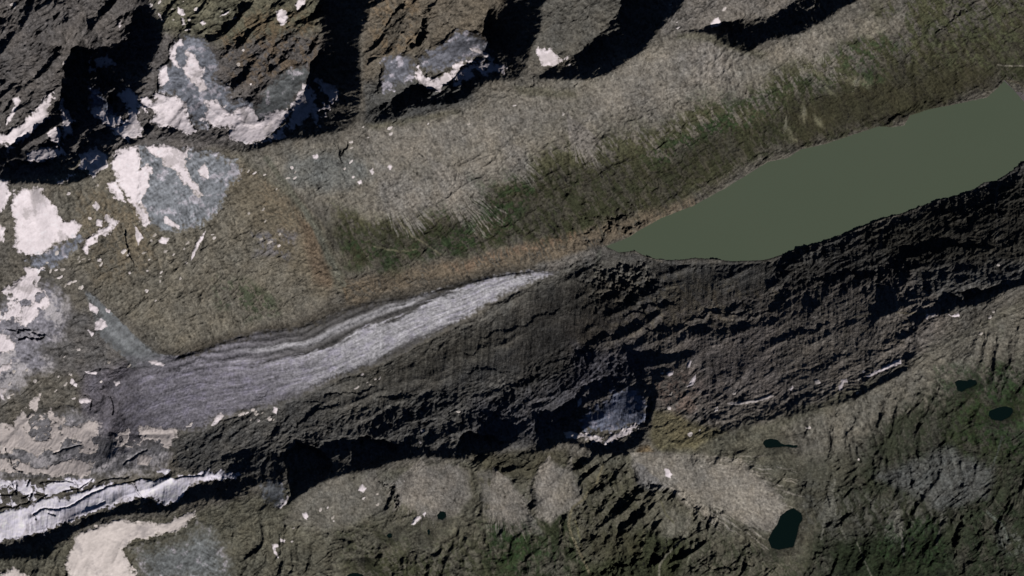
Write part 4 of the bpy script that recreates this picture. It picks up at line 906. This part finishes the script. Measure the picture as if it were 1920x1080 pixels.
# ice bodies
Hi = H.copy()
for (poly, col, lab, cat), (sl, d) in zip(ICE, ice_sd):
    if cat == 'ice field': d = d + 5 * nC[sl] + 5 * nB[sl]
    th = np.where(d > 0, np.minimum(d * 1.1, 7), np.maximum(d * 1.6, -9)) + 0.8
    Z = H[sl] + th
    Hi[sl] = np.maximum(Hi[sl], Z)
    c = np.empty(Z.shape + (3,), dtype=f32); c[:] = lin(col)
    if cat == 'glacier':
        u = gu[sl]; s_ = gs[sl]; stk = streak[sl]
        dark = lin((68, 65, 60)); dirty = lin((110, 105, 106)); pale = lin((150, 146, 140)); lilac = lin((116, 109, 120))
        # clean stripe: full width at the head, narrowing to the tongue
        up = np.interp(s_, [0, 350, 500, 620, 700, 800, 900, 1110], [-0.55, -0.4, -0.28, -0.18, -0.14, -0.06, -0.45, -0.9]); lo = np.interp(s_, [0, 400, 600, 800, 1110], [1.1, 0.9, 0.85, 1.0, 1.1])
        clean = sstep(up - 0.06, up + 0.06, u + 0.25 * stk) * (1 - sstep(lo - 0.2, lo + 0.05, u + 0.3 * stk))
        band = np.exp(-((u - (up - 0.33)) / 0.09) ** 2) * sstep(420, 560, s_) * (1 - sstep(960, 1040, s_))      # second pale ribbon beyond the debris band
        pt = sstep(420, 720, s_)
        c[:] = dark
        c += (dirty - c) * (sstep(620, 380, s_) * 0.8)[..., None]
        base = dirty + (pale - dirty) * pt[..., None]
        base = base + (lilac - base) * (sstep(-0.1, 0.5, nB[sl] + stk) * 0.5)[..., None]
        c += (base - c) * clean[..., None]
        c += (pale - c) * (band * 0.75)[..., None]
        up_edge = sstep(up + 0.25, up - 0.1, u)
        c *= (1 + 0.8 * stk + 0.42 * up_edge * np.sin(u * 30 + 3.5 * nA[sl] + 2.0 * stk) + 0.45 * sp1[sl] + 0.4 * nC[sl])[..., None]
        # side glacier coming down from the north-west
        sg, cg = along(PX[sl], PY[sl], P('168,555 212,616 255,655 300,682 340,684'))
        side = sstep(330, 270, PX[sl]) * sstep(690, 660, PY[sl])
        c += (lin((94, 96, 91)) * (1 + 0.2 * np.sin(cg / 3.6 + 4 * nB[sl]) + 0.5 * nC[sl])[..., None] * (1 - 0.4 * sstep(8, 26, np.abs(cg)))[..., None] - c) * (side * 0.95)[..., None]
    else:
        rem = sstep(0.12, 0.3, nB[sl] * 0.9 + nA[sl] * 0.5)
        c += (lin((150, 140, 138)) - c) * (rem * 0.55)[..., None]
        bands = np.sin((PX[sl] * 0.5 + PY[sl] * 0.8) * 0.9 + 9 * nA[sl] + 4 * nB[sl])
        c *= (1 + 0.10 * bands + 0.5 * nB[sl] + 0.7 * nC[sl] + 0.25 * q3[sl] + 0.6 * (fol[sl] - 0.35))[..., None]
        if 'firn' in cat:
            sn = sstep(0.0, 0.22, 0.5 * nB[sl] + 0.9 * nA[sl] + 0.3 * nC[sl])
            c += (lin((158, 150, 140)) - c) * (sn * 0.7)[..., None]
    soft_e = sstep(-2, np.where((PX[sl] < 335) & (PY[sl] < 690), 5, 14) if cat == 'glacier' else 50 if lab.startswith('banded') else 30 if cat == 'firn basin' else 11, d + 14 * nC[sl] + 10 * nB[sl])
    if cat == 'glacier': soft_e = soft_e * np.maximum(sstep(180, 330, PX[sl] + 70 * nA[sl] + 40 * nB[sl]), sstep(690, 670, PY[sl]))
    c = COL[sl] * 0.95 + (c - COL[sl] * 0.95) * soft_e[..., None]
    c = np.clip(c, 0.02, 0.9)
    nm = {'glacier': 'glacier', 'firn basin': 'firn_basin'}.get(cat, 'ice_field')
    put(sheet(nm, sl, Z, d > -3.5, M_ice, c), lab, cat)

# snow lying on rock and ice
Hn = Hi
occupied = np.full((NY, NX), -99, dtype=f32)
for n, ((poly, lab), (sl, d, area)) in enumerate(zip(SNOW, snow_sd)):
    big = area > 600
    ragged = d + (7.0 * nC[sl] + 6.0 * nB[sl] if big else 2.0 * nC[sl])
    if lab.startswith(('wide patchy', 'sprawling', 'dirty snow', 'bluish snow', 'ragged snow', 'thin shaded', 'blue shaded', 'faint')):
        ragged = np.minimum(ragged, (0.35 * nB[sl] + 1.0 * nA[sl] + 0.16) * 60)
    th = np.where(ragged > 0, np.minimum(ragged * 0.9, 3.5), np.maximum(ragged * 1.5, -8)) + 0.5 + 0.004 * n
    Z = Hn[sl] + th
    Z = np.where(d > -8, Z, H[sl] - 9)
    tone = (194, 180, 170)
    if 'cream' in lab or 'bottom left' in lab: tone = (184, 170, 152)
    if 'dirty' in lab or 'sprawling' in lab or 'ragged snow band' in lab: tone = (172, 158, 142)
    if 'pale dull' in lab or 'thread' in lab: tone = (150, 140, 128)
    if 'ramp' in lab or 'bluish' in lab: tone = (192, 184, 186)
    c = np.empty(Z.shape + (3,), dtype=f32); c[:] = lin(tone)
    dirt = sstep(0.1, 0.35, nA[sl] + 0.6 * nB[sl]) * 0.6
    c += (lin((138, 128, 118)) - c) * dirt[..., None]
    c *= (1 + 0.16 * nC[sl] + 0.12 * nB[sl])[..., None]
    thin = sstep(-1.0, 4.5 if big else 2.0, ragged + 2 * nC[sl])
    c = COL[sl] * 1.3 + (c - COL[sl] * 1.3) * (0.35 + 0.65 * thin)[..., None]
    c = np.clip(c, 0.02, 0.9)
    o = sheet('snowfield' if big else 'snow_patch', sl, Z, (ragged > -2.5) & (d > -6), M_snow, c)
    if o: put(o, lab, 'snowfield' if big else 'snow patch')

rs = random.Random(4)
for grp, s in DOTS:
    for x, y, r in P(s):
        r *= rs.uniform(0.7, 1.0); tn = rs.uniform(0.0, 1.0)
        a = rs.uniform(0.15, 1.0); e = rs.uniform(1.0, 1.7)
        sl = box_of(np.array([[x, y]]), r * 2 + 4)
        dx = PX[sl] - x; dy = PY[sl] - y
        ca, sa = math.cos(a), -math.sin(a)
        uu = (dx * ca + dy * sa) / e; vv = (-dx * sa + dy * ca) * e
        d = r * 1.05 - np.sqrt(uu * uu + vv * vv) + 3.2 * nC[sl] + 1.6 * WX[sl]
        th = np.where(d > 0, np.minimum(d * 0.9, 2.5), np.maximum(d * 1.5, -8)) + 0.9
        c = np.empty(d.shape + (3,), dtype=f32); c[:] = lin((140 + 40 * tn, 130 + 38 * tn, 112 + 42 * tn))
        o = sheet('snow_patch', sl, Hn[sl] + th, d > -2.0, M_snow, c)
        if o: put(o, grp.replace('specks of snow', 'tiny fleck of old snow'), 'snow patch', grp)

# ------------------------------------------------------------------ water
def water_sheet(name, poly, z, mat, pad):
    sl, d = sdist(poly, pad + 6, 0)
    Z = np.full(d.shape, z, dtype=f32)
    return sheet(name, sl, Z, d > -pad, mat)
put(water_sheet('lake_water', LAKE, LAKE_Z, M_milk, 1.5), 'milky green reservoir lake filling the valley below the glacier', 'lake', kind='structure')
for (s, lab, cat), z in zip(TARNS, tarn_z):
    put(water_sheet('tarn_water', P(s), z, M_tarn, 1.5), lab, cat, kind='structure')

# ------------------------------------------------------------------ dam at the lake's east end
def solid(name, quads_v, quads, mat, parent=None):
    me = bpy.data.meshes.new(name); me.from_pydata(quads_v, [], quads); me.materials.append(mat); me.update()
    o = bpy.data.objects.new(name, me); scene.collection.objects.link(o); o.parent = parent
    return o
def plain(name, col, rgh=0.9):
    m = bpy.data.materials.new(name); m.use_nodes = True; b = m.node_tree.nodes['Principled BSDF']; N = m.node_tree.nodes
    tc = N.new('ShaderNodeTexCoord'); t = N.new('ShaderNodeTexNoise'); t.inputs['Scale'].default_value = 0.12; t.inputs['Detail'].default_value = 5
    m.node_tree.links.new(tc.outputs['Object'], t.inputs['Vector'])
    cr = N.new('ShaderNodeValToRGB'); cr.color_ramp.elements[0].color = (*[c * 0.7 for c in col], 1); cr.color_ramp.elements[1].color = (*[c * 1.25 for c in col], 1)
    m.node_tree.links.new(t.outputs[0], cr.inputs[0]); m.node_tree.links.new(cr.outputs[0], b.inputs['Base Color'])
    b.inputs['Roughness'].default_value = rgh; return m
M_conc = plain('weathered_concrete', lin((96, 90, 84))); M_pave = plain('dam_road_paving', lin((84, 76, 72)))
dam = bpy.data.objects.new('dam', None); scene.collection.objects.link(dam)
dl = dense(P('1882,148 1903,168 1925,193 1946,222 1958,245'), 6)
dam.location = ((1920 - 960) * S, (540 - 190) * S, LAKE_Z)
def ribbon(name, offs, mat):
    """sweep a closed cross-section (offset in metres from the axis, height above the lake) along the dam line"""
    V = []; n = len(offs)
    for k, p in enumerate(dl):
        a = dl[max(k - 1, 0)]; b = dl[min(k + 1, len(dl) - 1)]
        tx, ty = b[0] - a[0], -(b[1] - a[1]); l = math.hypot(tx, ty); nx_, ny_ = -ty / l, tx / l
        bx, by = (p[0] - 960) * S, (540 - p[1]) * S
        for o_, h_ in offs: V.append((bx + nx_ * o_ - dam.location.x, by + ny_ * o_ - dam.location.y, h_))
    Q = []
    for k in range(len(dl) - 1):
        for i in range(n):
            j = (i + 1) % n
            Q.append((k * n + i, k * n + j, (k + 1) * n + j, (k + 1) * n + i))
    Q.append(tuple(range(n - 1, -1, -1))); Q.append(tuple((len(dl) - 1) * n + i for i in range(n)))
    return solid(name, V, Q, mat, dam)
ribbon('dam_wall', [(-9, -60), (-7, 14), (18, 14), (50, 7), (64, -60)], M_conc)
ribbon('crest_road', [(-5.0, 13.9), (-5.0, 14.3), (15.5, 14.3), (15.5, 13.9)], M_pave)
ribbon('parapet', [(-7, 13.9), (-7, 16), (-5.4, 16), (-5.4, 13.9)], M_conc)
ribbon('parapet', [(16, 13.9), (16, 16), (17.6, 16), (17.6, 13.9)], M_conc)
put(dam, 'grey concrete dam with a crest road closing the eastern end of the lake', 'dam')
print('verts', NX * NY, 'objects', len(scene.objects))
